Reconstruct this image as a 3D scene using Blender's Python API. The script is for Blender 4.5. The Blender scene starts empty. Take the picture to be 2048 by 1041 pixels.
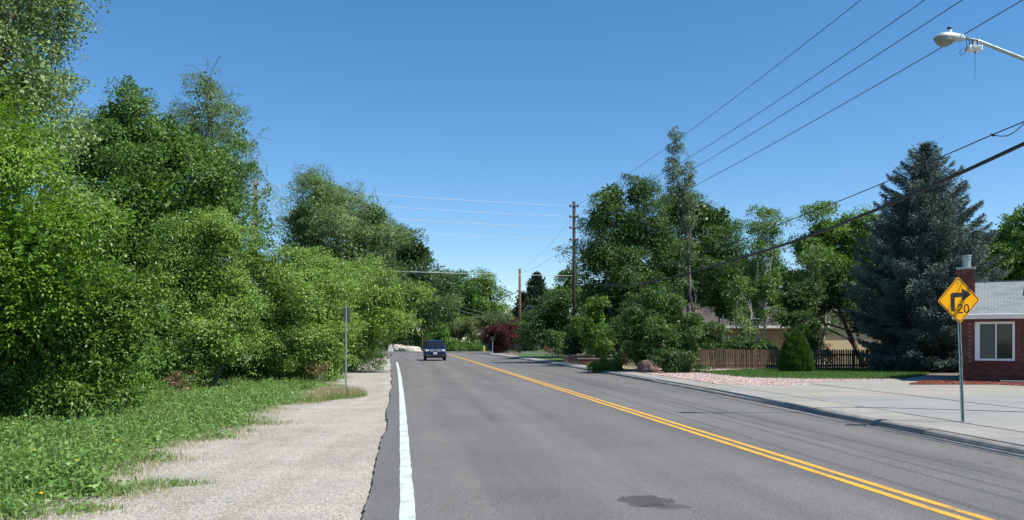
import bpy, bmesh, math, random
import numpy as np
from mathutils import Vector, Matrix

random.seed(7)
RNG = np.random.default_rng(11)
S = bpy.context.scene
C = S.collection
R = math.radians
PI = math.pi

# ------------------------------------------------------------------ camera
FPX, HZ, EYE = 1640.0, 683.0, 1.6          # focal length in photo pixels, horizon row, eye height
cam = bpy.data.cameras.new('camera')
cam.sensor_width = 36.0
cam.lens = 36.0 * FPX / 2048.0
cam.shift_y = (HZ - 520.5) / 2048.0
cam.clip_start = 0.1
cam.clip_end = 5000
cam_o = bpy.data.objects.new('camera', cam)
C.objects.link(cam_o)
cam_o.location = (0, 0, EYE)
cam_o.rotation_euler = (PI / 2, 0, 0)
S.camera = cam_o

# ------------------------------------------------------------------ sky, sun, exposure
SUN_EL = 56.0
SUN_DIR = Vector((0.905, -0.425, 0)).normalized()      # horizontal direction towards the sun
w = bpy.data.worlds.new('World')
S.world = w
w.use_nodes = True
nt = w.node_tree
sky = nt.nodes.new('ShaderNodeTexSky')
sky.sky_type = 'NISHITA'
sky.sun_disc = False
sky.sun_elevation = R(SUN_EL)
sky.sun_rotation = math.atan2(SUN_DIR.x, SUN_DIR.y)
sky.altitude = 1600
sky.air_density = 1.0
sky.dust_density = 0.0
sky.ozone_density = 3.0
hsv = nt.nodes.new('ShaderNodeHueSaturation')
hsv.inputs['Saturation'].default_value = 1.28
nt.links.new(sky.outputs[0], hsv.inputs['Color'])
gm = nt.nodes.new('ShaderNodeGamma')
gm.inputs['Gamma'].default_value = 0.86
nt.links.new(hsv.outputs[0], gm.inputs['Color'])
nt.links.new(gm.outputs[0], nt.nodes['Background'].inputs[0])
nt.nodes['Background'].inputs[1].default_value = 0.138
sun = bpy.data.lights.new('sun', 'SUN')
sun.energy = 4.6
sun.angle = R(0.53)
sun.color = (1.0, 0.945, 0.86)
sun_o = bpy.data.objects.new('sun', sun)
C.objects.link(sun_o)
el = R(SUN_EL)
tosun = Vector((SUN_DIR.x * math.cos(el), SUN_DIR.y * math.cos(el), math.sin(el)))
sun_o.rotation_euler = tosun.to_track_quat('Z', 'Y').to_euler()
sun_o.location = (30, -10, 60)
S.view_settings.view_transform = 'Standard'
S.view_settings.look = 'None'
S.view_settings.exposure = 0.56
S.view_settings.gamma = 1.0
S.cycles.max_bounces = 8
S.cycles.transparent_max_bounces = 4
S.cycles.use_denoising = True


# ------------------------------------------------------------------ helpers
def at(px, py, Y):
    return Vector(((px - 1024) / FPX * Y, Y, EYE - (py - HZ) / FPX * Y))


def gp(px, py, z=0.0):
    Y = (EYE - z) * FPX / (py - HZ)
    return Vector(((px - 1024) / FPX * Y, Y, z))


def tag(o, label=None, cat=None, group=None, kind=None):
    if label: o['label'] = label
    if cat: o['category'] = cat
    if group: o['group'] = group
    if kind: o['kind'] = kind
    return o


def empty(name, loc, label, cat, group=None, rz=0.0):
    o = bpy.data.objects.new(name, None)
    C.objects.link(o)
    o.location = loc
    o.rotation_euler = (0, 0, rz)
    o.empty_display_size = 0.2
    return tag(o, label, cat, group)


def link(name, me, mat=None, parent=None, loc=None, rot=None):
    o = bpy.data.objects.new(name, me)
    C.objects.link(o)
    if mat and not me.materials: me.materials.append(mat)
    if parent: o.parent = parent
    if loc is not None: o.location = loc
    if rot is not None: o.rotation_euler = rot
    return o


class MB:
    """collects simple shapes into one mesh"""
    def __init__(s):
        s.v, s.f = [], []

    def add(s, vs, fs):
        n = len(s.v)
        s.v += [tuple(v) for v in vs]
        s.f += [tuple(i + n for i in f) for f in fs]
        return s

    def box(s, c, d, M=None):
        cx, cy, cz = c; x, y, z = d[0] / 2, d[1] / 2, d[2] / 2
        vs = [Vector((cx + a * x, cy + b * y, cz + e * z)) for a in (-1, 1) for b in (-1, 1) for e in (-1, 1)]
        if M: vs = [M @ v for v in vs]
        return s.add(vs, [(0, 1, 3, 2), (4, 6, 7, 5), (0, 4, 5, 1), (2, 3, 7, 6), (0, 2, 6, 4), (1, 5, 7, 3)])

    def tube(s, pts, rad, n=8, cap=True):
        pts = [Vector(p) for p in pts]
        if not hasattr(rad, '__len__'): rad = [rad] * len(pts)
        rings = []
        up = None
        for i, p in enumerate(pts):
            t = (pts[min(i + 1, len(pts) - 1)] - pts[max(i - 1, 0)]).normalized()
            if up is None:
                up = t.orthogonal().normalized()
            u = (up - t * up.dot(t))
            u = u.normalized() if u.length > 1e-6 else t.orthogonal().normalized()
            up = u
            b = t.cross(u)
            rings.append([p + (u * math.cos(2 * PI * k / n) + b * math.sin(2 * PI * k / n)) * rad[i] for k in range(n)])
        vs = [v for r in rings for v in r]
        fs = []
        for i in range(len(pts) - 1):
            for k in range(n):
                a, b2 = i * n + k, i * n + (k + 1) % n
                fs.append((a, b2, b2 + n, a + n))
        if cap:
            fs.append(tuple(reversed(range(n))))
            fs.append(tuple(range((len(pts) - 1) * n, len(pts) * n)))
        return s.add(vs, fs)

    def loft(s, rings, cap=True):
        n = len(rings[0])
        vs = [v for r in rings for v in r]
        fs = []
        for i in range(len(rings) - 1):
            for k in range(n):
                a, b = i * n + k, i * n + (k + 1) % n
                fs.append((a, b, b + n, a + n))
        if cap:
            fs.append(tuple(reversed(range(n))))
            fs.append(tuple(range((len(rings) - 1) * n, len(rings) * n)))
        return s.add(vs, fs)

    def prism(s, poly, h, M=None):
        """poly in xz plane (list of (x,z)), extruded along y from 0 to h"""
        n = len(poly)
        vs = [Vector((x, 0, z)) for x, z in poly] + [Vector((x, h, z)) for x, z in poly]
        if M: vs = [M @ v for v in vs]
        fs = [tuple(range(n)), tuple(reversed(range(n, 2 * n)))]
        fs += [(i, i + n, (i + 1) % n + n, (i + 1) % n) for i in range(n)]
        return s.add(vs, fs)

    def lathe(s, prof, n=16, c=(0, 0, 0)):
        rings = [[Vector((c[0] + r * math.cos(2 * PI * k / n), c[1] + r * math.sin(2 * PI * k / n), c[2] + z)) for k in range(n)] for r, z in prof]
        return s.loft(rings)

    def mesh(s, name, smooth=False):
        me = bpy.data.meshes.new(name)
        me.from_pydata(s.v, [], s.f)
        bm = bmesh.new(); bm.from_mesh(me)
        bmesh.ops.recalc_face_normals(bm, faces=bm.faces)
        bm.to_mesh(me); bm.free()
        if smooth:
            me.polygons.foreach_set('use_smooth', np.ones(len(me.polygons), bool))
        return me

    def build(s, name, mat, parent=None, loc=None, rot=None, smooth=False, bevel=0):
        o = link(name, s.mesh(name, smooth), mat, parent, loc, rot)
        if bevel:
            m = o.modifiers.new('bevel', 'BEVEL'); m.width = bevel; m.segments = 2; m.limit_method = 'ANGLE'
        return o


def np_mesh(name, verts, k, mat, tint=None, smooth=False):
    """verts (N*k,3): N polygons of k verts each"""
    nv = len(verts); n = nv // k
    me = bpy.data.meshes.new(name)
    me.vertices.add(nv)
    me.vertices.foreach_set('co', np.ascontiguousarray(verts, dtype=np.float32).ravel())
    me.loops.add(nv)
    me.loops.foreach_set('vertex_index', np.arange(nv, dtype=np.int32))
    me.polygons.add(n)
    me.polygons.foreach_set('loop_start', np.arange(0, nv, k, dtype=np.int32))
    if tint is not None:
        a = me.attributes.new('tint', 'FLOAT', 'POINT')
        a.data.foreach_set('value', np.repeat(tint, k).astype(np.float32))
    me.update(calc_edges=True)
    if mat: me.materials.append(mat)
    return me


# ------------------------------------------------------------------ materials
MATS = {}


def newmat(name):
    m = bpy.data.materials.new(name)
    m.use_nodes = True
    MATS[name] = m
    return m, m.node_tree, m.node_tree.nodes['Principled BSDF']


def plain(name, col, rough=0.6, metal=0.0, spec=0.5, noise=0.0, scale=8.0, bump=0.0, bscale=40.0, coord='Object'):
    m, t, b = newmat(name)
    b.inputs['Base Color'].default_value = (*col, 1)
    b.inputs['Roughness'].default_value = rough
    b.inputs['Metallic'].default_value = metal
    b.inputs['Specular IOR Level'].default_value = spec
    tc = t.nodes.new('ShaderNodeTexCoord')
    if noise:
        n = t.nodes.new('ShaderNodeTexNoise'); n.inputs['Scale'].default_value = scale; n.inputs['Detail'].default_value = 6
        t.links.new(tc.outputs[coord], n.inputs['Vector'])
        r = t.nodes.new('ShaderNodeMapRange')
        r.inputs[1].default_value = 0.3; r.inputs[2].default_value = 0.7
        r.inputs[3].default_value = 1 - noise; r.inputs[4].default_value = 1 + noise
        t.links.new(n.outputs[0], r.inputs[0])
        mx = t.nodes.new('ShaderNodeVectorMath'); mx.operation = 'SCALE'
        mx.inputs[0].default_value = col
        t.links.new(r.outputs[0], mx.inputs['Scale'])
        t.links.new(mx.outputs[0], b.inputs['Base Color'])
    if bump:
        n2 = t.nodes.new('ShaderNodeTexNoise'); n2.inputs['Scale'].default_value = bscale; n2.inputs['Detail'].default_value = 4
        t.links.new(tc.outputs[coord], n2.inputs['Vector'])
        bp = t.nodes.new('ShaderNodeBump'); bp.inputs['Strength'].default_value = bump; bp.inputs['Distance'].default_value = 0.02
        t.links.new(n2.outputs[0], bp.inputs['Height'])
        t.links.new(bp.outputs[0], b.inputs['Normal'])
    return m


def ramp(t, fac, stops):
    r = t.nodes.new('ShaderNodeValToRGB')
    e = r.color_ramp.elements
    e[0].position, e[0].color = stops[0][0], (*stops[0][1], 1)
    e[1].position, e[1].color = stops[-1][0], (*stops[-1][1], 1)
    for p, c in stops[1:-1]:
        x = e.new(p); x.color = (*c, 1)
    t.links.new(fac, r.inputs[0])
    return r.outputs[0]


def noise(t, vec, scale, detail=4, rough=0.5, dist=0.0):
    n = t.nodes.new('ShaderNodeTexNoise')
    n.inputs['Scale'].default_value = scale; n.inputs['Detail'].default_value = detail
    n.inputs['Roughness'].default_value = rough; n.inputs['Distortion'].default_value = dist
    t.links.new(vec, n.inputs['Vector'])
    return n.outputs[0]


def mixc(t, fac, a, b, mode='MIX'):
    m = t.nodes.new('ShaderNodeMix'); m.data_type = 'RGBA'; m.blend_type = mode
    for k, x in ((0, fac), (6, a), (7, b)):
        if hasattr(x, 'is_linked') or hasattr(x, 'node'):
            t.links.new(x, m.inputs[k])
        elif k == 0:
            m.inputs[0].default_value = x
        else:
            m.inputs[k].default_value = (*x, 1)
    return m.outputs[2]


def math_n(t, op, a, b=None):
    m = t.nodes.new('ShaderNodeMath'); m.operation = op
    for k, x in ((0, a), (1, b)):
        if x is None: continue
        if hasattr(x, 'node'): t.links.new(x, m.inputs[k])
        else: m.inputs[k].default_value = x
    return m.outputs[0]


def bumpn(t, b, h, strength=0.4, dist=0.02):
    bp = t.nodes.new('ShaderNodeBump'); bp.inputs['Strength'].default_value = strength; bp.inputs['Distance'].default_value = dist
    t.links.new(h, bp.inputs['Height']); t.links.new(bp.outputs[0], b.inputs['Normal'])


def leafmat(name, c1, c2, trans=0.35, tcol=None, rough=0.45, spec=0.35):
    """c1..c2: leaf colour range picked per leaf; trans: share of light that passes through the leaf"""
    m, t, b = newmat(name)
    a = t.nodes.new('ShaderNodeAttribute'); a.attribute_name = 'tint'
    col = ramp(t, a.outputs['Fac'], [(0.0, c1), (1.0, c2)])
    t.links.new(col, b.inputs['Base Color'])
    b.inputs['Roughness'].default_value = rough
    b.inputs['Specular IOR Level'].default_value = spec
    tr = t.nodes.new('ShaderNodeBsdfTranslucent')
    tc = mixc(t, 1.0, col, tcol or (1.25, 1.3, 0.55), 'MULTIPLY')
    t.links.new(tc, tr.inputs['Color'])
    mx = t.nodes.new('ShaderNodeMixShader'); mx.inputs[0].default_value = trans * 0.6
    t.links.new(b.outputs[0], mx.inputs[1]); t.links.new(tr.outputs[0], mx.inputs[2])
    t.links.new(mx.outputs[0], t.nodes['Material Output'].inputs['Surface'])
    return m


# leaves
L_lime = leafmat('leaf_lime', (0.085, 0.188, 0.017), (0.226, 0.362, 0.040), 0.42)
L_verge = leafmat('leaf_verge', (0.057, 0.132, 0.016), (0.167, 0.270, 0.041), 0.38)
L_cotton = leafmat('leaf_cottonwood', (0.129, 0.219, 0.068), (0.318, 0.409, 0.182), 0.36, rough=0.5, spec=0.3)
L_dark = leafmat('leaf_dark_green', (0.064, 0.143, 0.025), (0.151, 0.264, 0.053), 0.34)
L_elder = leafmat('leaf_yellow_green', (0.135, 0.244, 0.041), (0.286, 0.417, 0.094), 0.36)
L_willow = leafmat('leaf_grey_green', (0.102, 0.180, 0.055), (0.212, 0.298, 0.118), 0.32)
L_ash = leafmat('leaf_ash', (0.042, 0.099, 0.021), (0.112, 0.203, 0.045), 0.32)
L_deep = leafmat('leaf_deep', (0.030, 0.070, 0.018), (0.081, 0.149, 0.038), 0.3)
L_bright = leafmat('leaf_bright', (0.072, 0.162, 0.022), (0.168, 0.288, 0.054), 0.38)
L_birch = leafmat('leaf_birch', (0.072, 0.156, 0.030), (0.180, 0.288, 0.066), 0.38)
L_poplar = leafmat('leaf_poplar', (0.078, 0.137, 0.058), (0.182, 0.247, 0.117), 0.3)
L_maroon = leafmat('leaf_maroon', (0.055, 0.014, 0.014), (0.150, 0.045, 0.038), 0.3, tcol=(1.4, 0.6, 0.6))
L_spruce = leafmat('needle_blue', (0.047, 0.080, 0.065), (0.205, 0.267, 0.225), 0.15, tcol=(1, 1, 1), rough=0.6)
L_conifer = leafmat('needle_green', (0.018, 0.04, 0.018), (0.05, 0.085, 0.035), 0.12, rough=0.6)
L_alberta = leafmat('needle_cone', (0.044, 0.106, 0.015), (0.106, 0.206, 0.031), 0.2, rough=0.6)
L_straw = leafmat('leaf_pale_olive', (0.10, 0.14, 0.05), (0.20, 0.24, 0.10), 0.35)
L_weed = leafmat('leaf_weed', (0.089, 0.194, 0.041), (0.218, 0.365, 0.097), 0.32)
L_grass = leafmat('grass_blade', (0.086, 0.180, 0.031), (0.250, 0.352, 0.094), 0.32)
L_dry = leafmat('grass_dry', (0.26, 0.22, 0.10), (0.48, 0.42, 0.24), 0.3, tcol=(1, 1, 0.8))
L_lawn = leafmat('grass_lawn', (0.052, 0.132, 0.014), (0.098, 0.207, 0.025), 0.25)
L_rust = leafmat('leaf_dead_brown', (0.11, 0.06, 0.03), (0.22, 0.13, 0.07), 0.25, tcol=(1.2, 0.8, 0.5))

BARK = plain('bark', (0.095, 0.075, 0.055), 0.9, noise=0.45, scale=5, bump=0.8, bscale=18)
BARK_GREY = plain('bark_grey', (0.20, 0.18, 0.155), 0.9, noise=0.35, scale=6, bump=0.6, bscale=20)
BARK_WHITE = plain('bark_white', (0.62, 0.62, 0.58), 0.7, noise=0.3, scale=4, bump=0.2)

def concrete(name, col):
    m, t, b = newmat(name)
    g = t.nodes.new('ShaderNodeNewGeometry').outputs['Position']
    n1 = noise(t, g, 0.55, 6, 0.65); n2 = noise(t, g, 5, 5, 0.7); n3 = noise(t, g, 70, 3, 0.7)
    c = mixc(t, 1.0, ramp(t, n1, [(0.3, tuple(x * 0.84 for x in col)), (0.7, tuple(x * 1.12 for x in col))]), ramp(t, n2, [(0.25, (0.86, 0.85, 0.83)), (0.6, (1.03, 1.03, 1.03))]), 'MULTIPLY')
    c = mixc(t, 1.0, c, ramp(t, n3, [(0.3, (0.9, 0.9, 0.9)), (0.7, (1.07, 1.07, 1.07))]), 'MULTIPLY')
    # rust and oil spots
    sp = ramp(t, noise(t, g, 1.7, 4, 0.6), [(0.70, (0, 0, 0)), (0.78, (1, 1, 1))])
    c = mixc(t, math_n(t, 'MULTIPLY', sp, 0.45), c, tuple(x * 0.5 for x in col))
    cr = t.nodes.new('ShaderNodeTexVoronoi'); cr.feature = 'DISTANCE_TO_EDGE'; cr.inputs['Scale'].default_value = 0.28
    t.links.new(g, cr.inputs['Vector'])
    cf = ramp(t, cr.outputs['Distance'], [(0.001, (1, 1, 1)), (0.0035, (0, 0, 0))])
    c = mixc(t, math_n(t, 'MULTIPLY', cf, 0.4), c, (0.10, 0.095, 0.085))
    t.links.new(c, b.inputs['Base Color'])
    b.inputs['Roughness'].default_value = 0.88
    bumpn(t, b, n3, 0.15, 0.01)
    return m


CONC = concrete('concrete', (0.300, 0.290, 0.257))
CONC2 = concrete('concrete_warm', (0.312, 0.290, 0.245))
CONC3 = concrete('concrete_cool', (0.275, 0.276, 0.258))
KERB = plain('kerb_concrete', (0.215, 0.21, 0.19), 0.9, noise=0.28, scale=2.2, bump=0.3, bscale=50)
GUTTER = plain('gutter_concrete', (0.145, 0.14, 0.132), 0.9, noise=0.25, scale=2.0, bump=0.2, bscale=60)
GALV = plain('galvanised', (0.36, 0.42, 0.40), 0.45, 0.55, noise=0.18, scale=9)
GALV_GREEN = plain('post_green_grey', (0.20, 0.27, 0.25), 0.55, 0.3, noise=0.3, scale=14)
WHITE = plain('white_paint', (0.78, 0.78, 0.76), 0.5, noise=0.05, scale=3)
LAMP_GREY = plain('lamp_paint', (0.46, 0.52, 0.48), 0.4, 0.2, noise=0.08, scale=6)
BLACK = plain('black_plastic', (0.016, 0.016, 0.018), 0.5)
RUBBER = plain('rubber', (0.02, 0.02, 0.022), 0.8)
CABLE = plain('cable_black', (0.012, 0.012, 0.014), 0.55)
WIRE_DARK = plain('wire_dark', (0.035, 0.036, 0.045), 0.5)
ALU = plain('wire_aluminium', (0.55, 0.56, 0.57), 0.45, 0.15)
POLE_RED = plain('pole_wood_red', (0.16, 0.075, 0.04), 0.85, noise=0.35, scale=3, bump=0.5, bscale=20)
POLE_DARK = plain('pole_wood_dark', (0.045, 0.034, 0.028), 0.85, noise=0.35, scale=3, bump=0.5, bscale=20)
POLE_GREY = plain('pole_wood_grey', (0.20, 0.14, 0.095), 0.85, noise=0.35, scale=3, bump=0.5, bscale=20)
INSUL = plain('insulator', (0.10, 0.085, 0.08), 0.3)
SIGN_Y = plain('sign_yellow', (0.90, 0.405, 0.006), 0.5, spec=0.12, noise=0.04, scale=4)
SIGN_K = plain('sign_black', (0.012, 0.012, 0.012), 0.5)
SIGN_BACK = plain('sign_back', (0.05, 0.055, 0.055), 0.5, 0.4)
GLASS_DARK = plain('window_glass', (0.020, 0.026, 0.027), 0.05, spec=0.45)
MORTAR = plain('mortar', (0.24, 0.185, 0.165), 0.95, noise=0.2, scale=12, bump=0.3)
BRICKS = [plain('brick_%s' % n, c, 0.85, noise=0.22, scale=9, bump=0.4, bscale=50) for n, c in
          (('a', (0.155, 0.045, 0.032)), ('b', (0.125, 0.036, 0.028)), ('c', (0.185, 0.058, 0.040)), ('d', (0.095, 0.032, 0.028)))]
SHINGLES = [plain('shingle_%s' % n, c, 0.9, noise=0.22, scale=14, bump=0.4, bscale=80) for n, c in
            (('a', (0.198, 0.224, 0.227)), ('b', (0.174, 0.201, 0.206)), ('c', (0.222, 0.247, 0.252)))]
ROOF_BROWN = plain('roof_brown', (0.075, 0.063, 0.060), 0.9, noise=0.25, scale=6, bump=0.5, bscale=30)
STUCCO = plain('stucco_tan', (0.52, 0.36, 0.20), 0.9, noise=0.08, scale=5, bump=0.3, bscale=80)
STUCCO2 = plain('stucco_cream', (0.56, 0.45, 0.27), 0.9, noise=0.08, scale=5, bump=0.3, bscale=80)
PICKETS = [plain('picket_%s' % n, c, 0.85, noise=0.3, scale=7, bump=0.3) for n, c in
           (('a', (0.135, 0.082, 0.052)), ('b', (0.105, 0.066, 0.045)), ('c', (0.175, 0.112, 0.074)))]
WOOD_RED = plain('wood_red', (0.26, 0.09, 0.04), 0.8, noise=0.25, scale=5)
WOOD_GREY = plain('wood_weathered', (0.24, 0.18, 0.13), 0.85, noise=0.3, scale=5)
STONE = [plain('stone_%s' % n, c, 0.9, noise=0.25, scale=6, bump=0.5) for n, c in
         (('a', (0.42, 0.33, 0.25)), ('b', (0.32, 0.25, 0.20)), ('c', (0.50, 0.42, 0.34)))]
BOULDER = plain('boulder_pink', (0.17, 0.115, 0.10), 0.9, noise=0.35, scale=3, bump=0.8, bscale=9)
ROCK_PALE = plain('rock_pale', (0.45, 0.41, 0.35), 0.9, noise=0.3, scale=2, bump=0.8, bscale=6)
EDGING = plain('lawn_edging', (0.03, 0.03, 0.028), 0.7)
HYD = plain('hydrant_yellow', (0.65, 0.45, 0.03), 0.5)


def ground_material():
    m, t, b = newmat('ground_dirt_grass')
    tc = t.nodes.new('ShaderNodeTexCoord').outputs['Object']
    n1 = noise(t, tc, 0.35, 5); n2 = noise(t, tc, 9, 6, 0.7)
    c = ramp(t, n2, [(0.3, (0.035, 0.055, 0.016)), (0.55, (0.075, 0.10, 0.03)), (0.75, (0.16, 0.14, 0.07))])
    d = ramp(t, n2, [(0.3, (0.12, 0.095, 0.06)), (0.7, (0.24, 0.20, 0.14))])
    f = ramp(t, n1, [(0.55, (0, 0, 0)), (0.75, (1, 1, 1))])
    t.links.new(mixc(t, f, c, d), b.inputs['Base Color'])
    b.inputs['Roughness'].default_value = 0.95
    bumpn(t, b, n2, 0.8, 0.05)
    return m


def gravel_material(name, dark, mid, light, vs=70.0):
    m, t, b = newmat(name)
    tc = t.nodes.new('ShaderNodeTexCoord').outputs['Object']
    v = t.nodes.new('ShaderNodeTexVoronoi'); v.inputs['Scale'].default_value = vs
    t.links.new(tc, v.inputs['Vector'])
    n1 = noise(t, tc, 1.1, 6, 0.6); n2 = noise(t, tc, 38, 5, 0.7)
    g = t.nodes.new('ShaderNodeSeparateColor'); t.links.new(v.outputs['Color'], g.inputs[0])
    st = ramp(t, g.outputs[0], [(0.0, dark), (0.45, mid), (1.0, light)])
    big = ramp(t, n1, [(0.3, (0.86, 0.86, 0.86)), (0.7, (1.12, 1.1, 1.06))])
    c = mixc(t, 1.0, st, big, 'MULTIPLY')
    sp = ramp(t, n2, [(0.28, (0.62, 0.62, 0.60)), (0.5, (1, 1, 1))])
    c = mixc(t, 0.8, c, sp, 'MULTIPLY')
    sm = t.nodes.new('ShaderNodeMapping'); sm.inputs['Rotation'].default_value = (0, 0, -0.12); sm.inputs['Scale'].default_value = (1.0, 0.12, 1.0)
    t.links.new(tc, sm.inputs['Vector'])
    rut = ramp(t, noise(t, sm.outputs[0], 1.5, 5, 0.6), [(0.32, (0.80, 0.78, 0.74)), (0.52, (1, 1, 1)), (0.7, (1.07, 1.07, 1.06))])
    c = mixc(t, 1.0, c, rut, 'MULTIPLY')
    t.links.new(c, b.inputs['Base Color'])
    b.inputs['Roughness'].default_value = 0.95
    bumpn(t, b, math_n(t, 'ADD', v.outputs['Distance'], n2), 0.5, 0.02)
    return m


def asphalt_material():
    m, t, b = newmat('asphalt')
    tc = t.nodes.new('ShaderNodeTexCoord').outputs['Object']
    mp = t.nodes.new('ShaderNodeMapping'); mp.inputs['Rotation'].default_value = (0, 0, -0.125)
    t.links.new(tc, mp.inputs['Vector'])
    st = t.nodes.new('ShaderNodeMapping'); st.inputs['Scale'].default_value = (1.0, 0.05, 1.0)
    t.links.new(mp.outputs[0], st.inputs['Vector'])
    fine = noise(t, tc, 110, 3, 0.7)
    v = t.nodes.new('ShaderNodeTexVoronoi'); v.inputs['Scale'].default_value = 95
    t.links.new(tc, v.inputs['Vector'])
    g = t.nodes.new('ShaderNodeSeparateColor'); t.links.new(v.outputs['Color'], g.inputs[0])
    mid = noise(t, tc, 34, 3, 0.75)
    big = noise(t, tc, 0.5, 5, 0.6)
    streak = noise(t, st.outputs[0], 1.6, 4, 0.55)
    c = ramp(t, fine, [(0.25, (0.080, 0.077, 0.072)), (0.5, (0.137, 0.132, 0.124)), (0.78, (0.212, 0.205, 0.194))])
    sp = ramp(t, g.outputs[0], [(0.0, (0.62, 0.62, 0.62)), (0.2, (1, 1, 1)), (0.9, (1, 1, 1)), (1.0, (1.75, 1.75, 1.75))])
    c = mixc(t, 1.0, c, sp, 'MULTIPLY')
    md = ramp(t, mid, [(0.3, (0.72, 0.72, 0.72)), (0.5, (1, 1, 1)), (0.72, (1.26, 1.26, 1.26))])
    c = mixc(t, 1.0, c, md, 'MULTIPLY')
    bg = ramp(t, big, [(0.3, (0.9, 0.9, 0.9)), (0.7, (1.1, 1.1, 1.1))])
    c = mixc(t, 1.0, c, bg, 'MULTIPLY')
    sk = ramp(t, streak, [(0.3, (0.88, 0.88, 0.88)), (0.7, (1.1, 1.1, 1.1))])
    c = mixc(t, 0.9, c, sk, 'MULTIPLY')
    sep = t.nodes.new('ShaderNodeSeparateXYZ'); t.links.new(mp.outputs[0], sep.inputs[0])
    wv = math_n(t, 'SINE', math_n(t, 'MULTIPLY', sep.outputs[0], 3.4))
    tr = ramp(t, math_n(t, 'ADD', math_n(t, 'MULTIPLY', wv, 0.22), streak), [(0.25, (0.93, 0.93, 0.93)), (0.75, (1.07, 1.065, 1.055))])
    c = mixc(t, 1.0, c, tr, 'MULTIPLY')
    # fine dark cracks and tar marks along the road
    cr = t.nodes.new('ShaderNodeTexVoronoi'); cr.feature = 'DISTANCE_TO_EDGE'; cr.inputs['Scale'].default_value = 0.33
    wp = t.nodes.new('ShaderNodeVectorMath'); wp.operation = 'ADD'
    nz = t.nodes.new('ShaderNodeTexNoise'); nz.inputs['Scale'].default_value = 2.5; nz.inputs['Detail'].default_value = 5
    t.links.new(tc, nz.inputs['Vector']); sc = t.nodes.new('ShaderNodeVectorMath'); sc.operation = 'SCALE'; sc.inputs['Scale'].default_value = 0.9
    t.links.new(nz.outputs['Color'], sc.inputs[0]); t.links.new(tc, wp.inputs[0]); t.links.new(sc.outputs[0], wp.inputs[1])
    t.links.new(wp.outputs[0], cr.inputs['Vector'])
    cf = ramp(t, cr.outputs['Distance'], [(0.0015, (1, 1, 1)), (0.005, (0, 0, 0))])
    keep = ramp(t, noise(t, tc, 0.22, 2), [(0.52, (0, 0, 0)), (0.6, (1, 1, 1))])
    c = mixc(t, math_n(t, 'MULTIPLY', math_n(t, 'MULTIPLY', cf, keep), 0.6), c, (0.05, 0.05, 0.05))
    # an oil stain on the near lane and a smaller one beyond it
    for (sx, sy, rx, ry, k) in ((1.32, 8.22, 0.30, 0.30, 0.42), (1.5, 7.95, 0.2, 0.16, 0.55)):
        s = t.nodes.new('ShaderNodeMapping'); s.inputs['Location'].default_value = (-sx / rx, -sy / ry, 0)
        s.inputs['Scale'].default_value = (1 / rx, 1 / ry, 0.0)
        t.links.new(tc, s.inputs['Vector'])
        ln = t.nodes.new('ShaderNodeVectorMath'); ln.operation = 'LENGTH'; t.links.new(s.outputs[0], ln.inputs[0])
        nn = noise(t, tc, 6.0, 5, 0.7)
        dd = math_n(t, 'ADD', ln.outputs['Value'], math_n(t, 'MULTIPLY', math_n(t, 'SUBTRACT', nn, 0.5), 1.9))
        f = ramp(t, dd, [(0.85, (1, 1, 1)), (1.0, (0, 0, 0))])
        c = mixc(t, math_n(t, 'MULTIPLY', f, 0.9), c, mixc(t, 1.0, c, (k, k, k * 1.03), 'MULTIPLY'))
    t.links.new(c, b.inputs['Base Color'])
    b.inputs['Roughness'].default_value = 0.9
    b.inputs['Specular IOR Level'].default_value = 0.4
    bumpn(t, b, math_n(t, 'ADD', fine, v.outputs['Distance']), 0.35, 0.008)
    return m


def paint_material(name, col, wear):
    m, t, b = newmat(name)
    tc = t.nodes.new('ShaderNodeTexCoord').outputs['Object']
    n1 = noise(t, tc, 60, 4, 0.75); n2 = noise(t, tc, 3, 4, 0.6)
    s = math_n(t, 'ADD', math_n(t, 'MULTIPLY', n1, 0.6), math_n(t, 'MULTIPLY', n2, 0.4))
    f = ramp(t, s, [(wear, (1, 1, 1)), (wear + 0.07, (0, 0, 0))])
    dirt = ramp(t, n2, [(0.3, tuple(x * 0.86 for x in col)), (0.7, col)])
    t.links.new(mixc(t, f, dirt, (0.14, 0.135, 0.125)), b.inputs['Base Color'])
    b.inputs['Roughness'].default_value = 0.7
    bumpn(t, b, n1, 0.25, 0.01)
    return m


GROUND = ground_material()
GRAVEL = gravel_material('gravel_shoulder', (0.20, 0.185, 0.158), (0.375, 0.352, 0.305), (0.53, 0.50, 0.44))
PINK_BED = gravel_material('gravel_pink', (0.20, 0.135, 0.115), (0.36, 0.27, 0.24), (0.54, 0.44, 0.40), 26)
ASPHALT = asphalt_material()
ASPH_EDGE = plain('asphalt_edge', (0.05, 0.048, 0.045), 0.95, noise=0.3, scale=20, bump=0.6)
YELLOW = paint_material('paint_yellow', (0.74, 0.385, 0.03), 0.39)
LINE_W = paint_material('paint_white', (0.56, 0.63, 0.59), 0.385)
SOIL = plain('yard_soil', (0.16, 0.125, 0.085), 0.95, noise=0.35, scale=3, bump=0.6, bscale=25)
LAWN = plain('lawn_base', (0.052, 0.105, 0.018), 0.95, noise=0.25, scale=4, bump=0.8, bscale=50)
MULCH = plain('mulch_red', (0.17, 0.045, 0.028), 0.95, noise=0.5, scale=20, bump=0.9, bscale=30)
STRAWG = plain('straw_ground', (0.38, 0.32, 0.17), 0.95, noise=0.35, scale=8, bump=0.6)
FOOTPATH_FAR = plain('far_concrete', (0.36, 0.35, 0.32), 0.9, noise=0.1, scale=1)

# ------------------------------------------------------------------ plan of the road (world metres, x right, y away)
def curve(pts, deg=3):
    p = np.array(pts)
    co = np.polyfit(p[:, 1], p[:, 0], deg)
    return lambda y: float(np.polyval(co, y))


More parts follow.
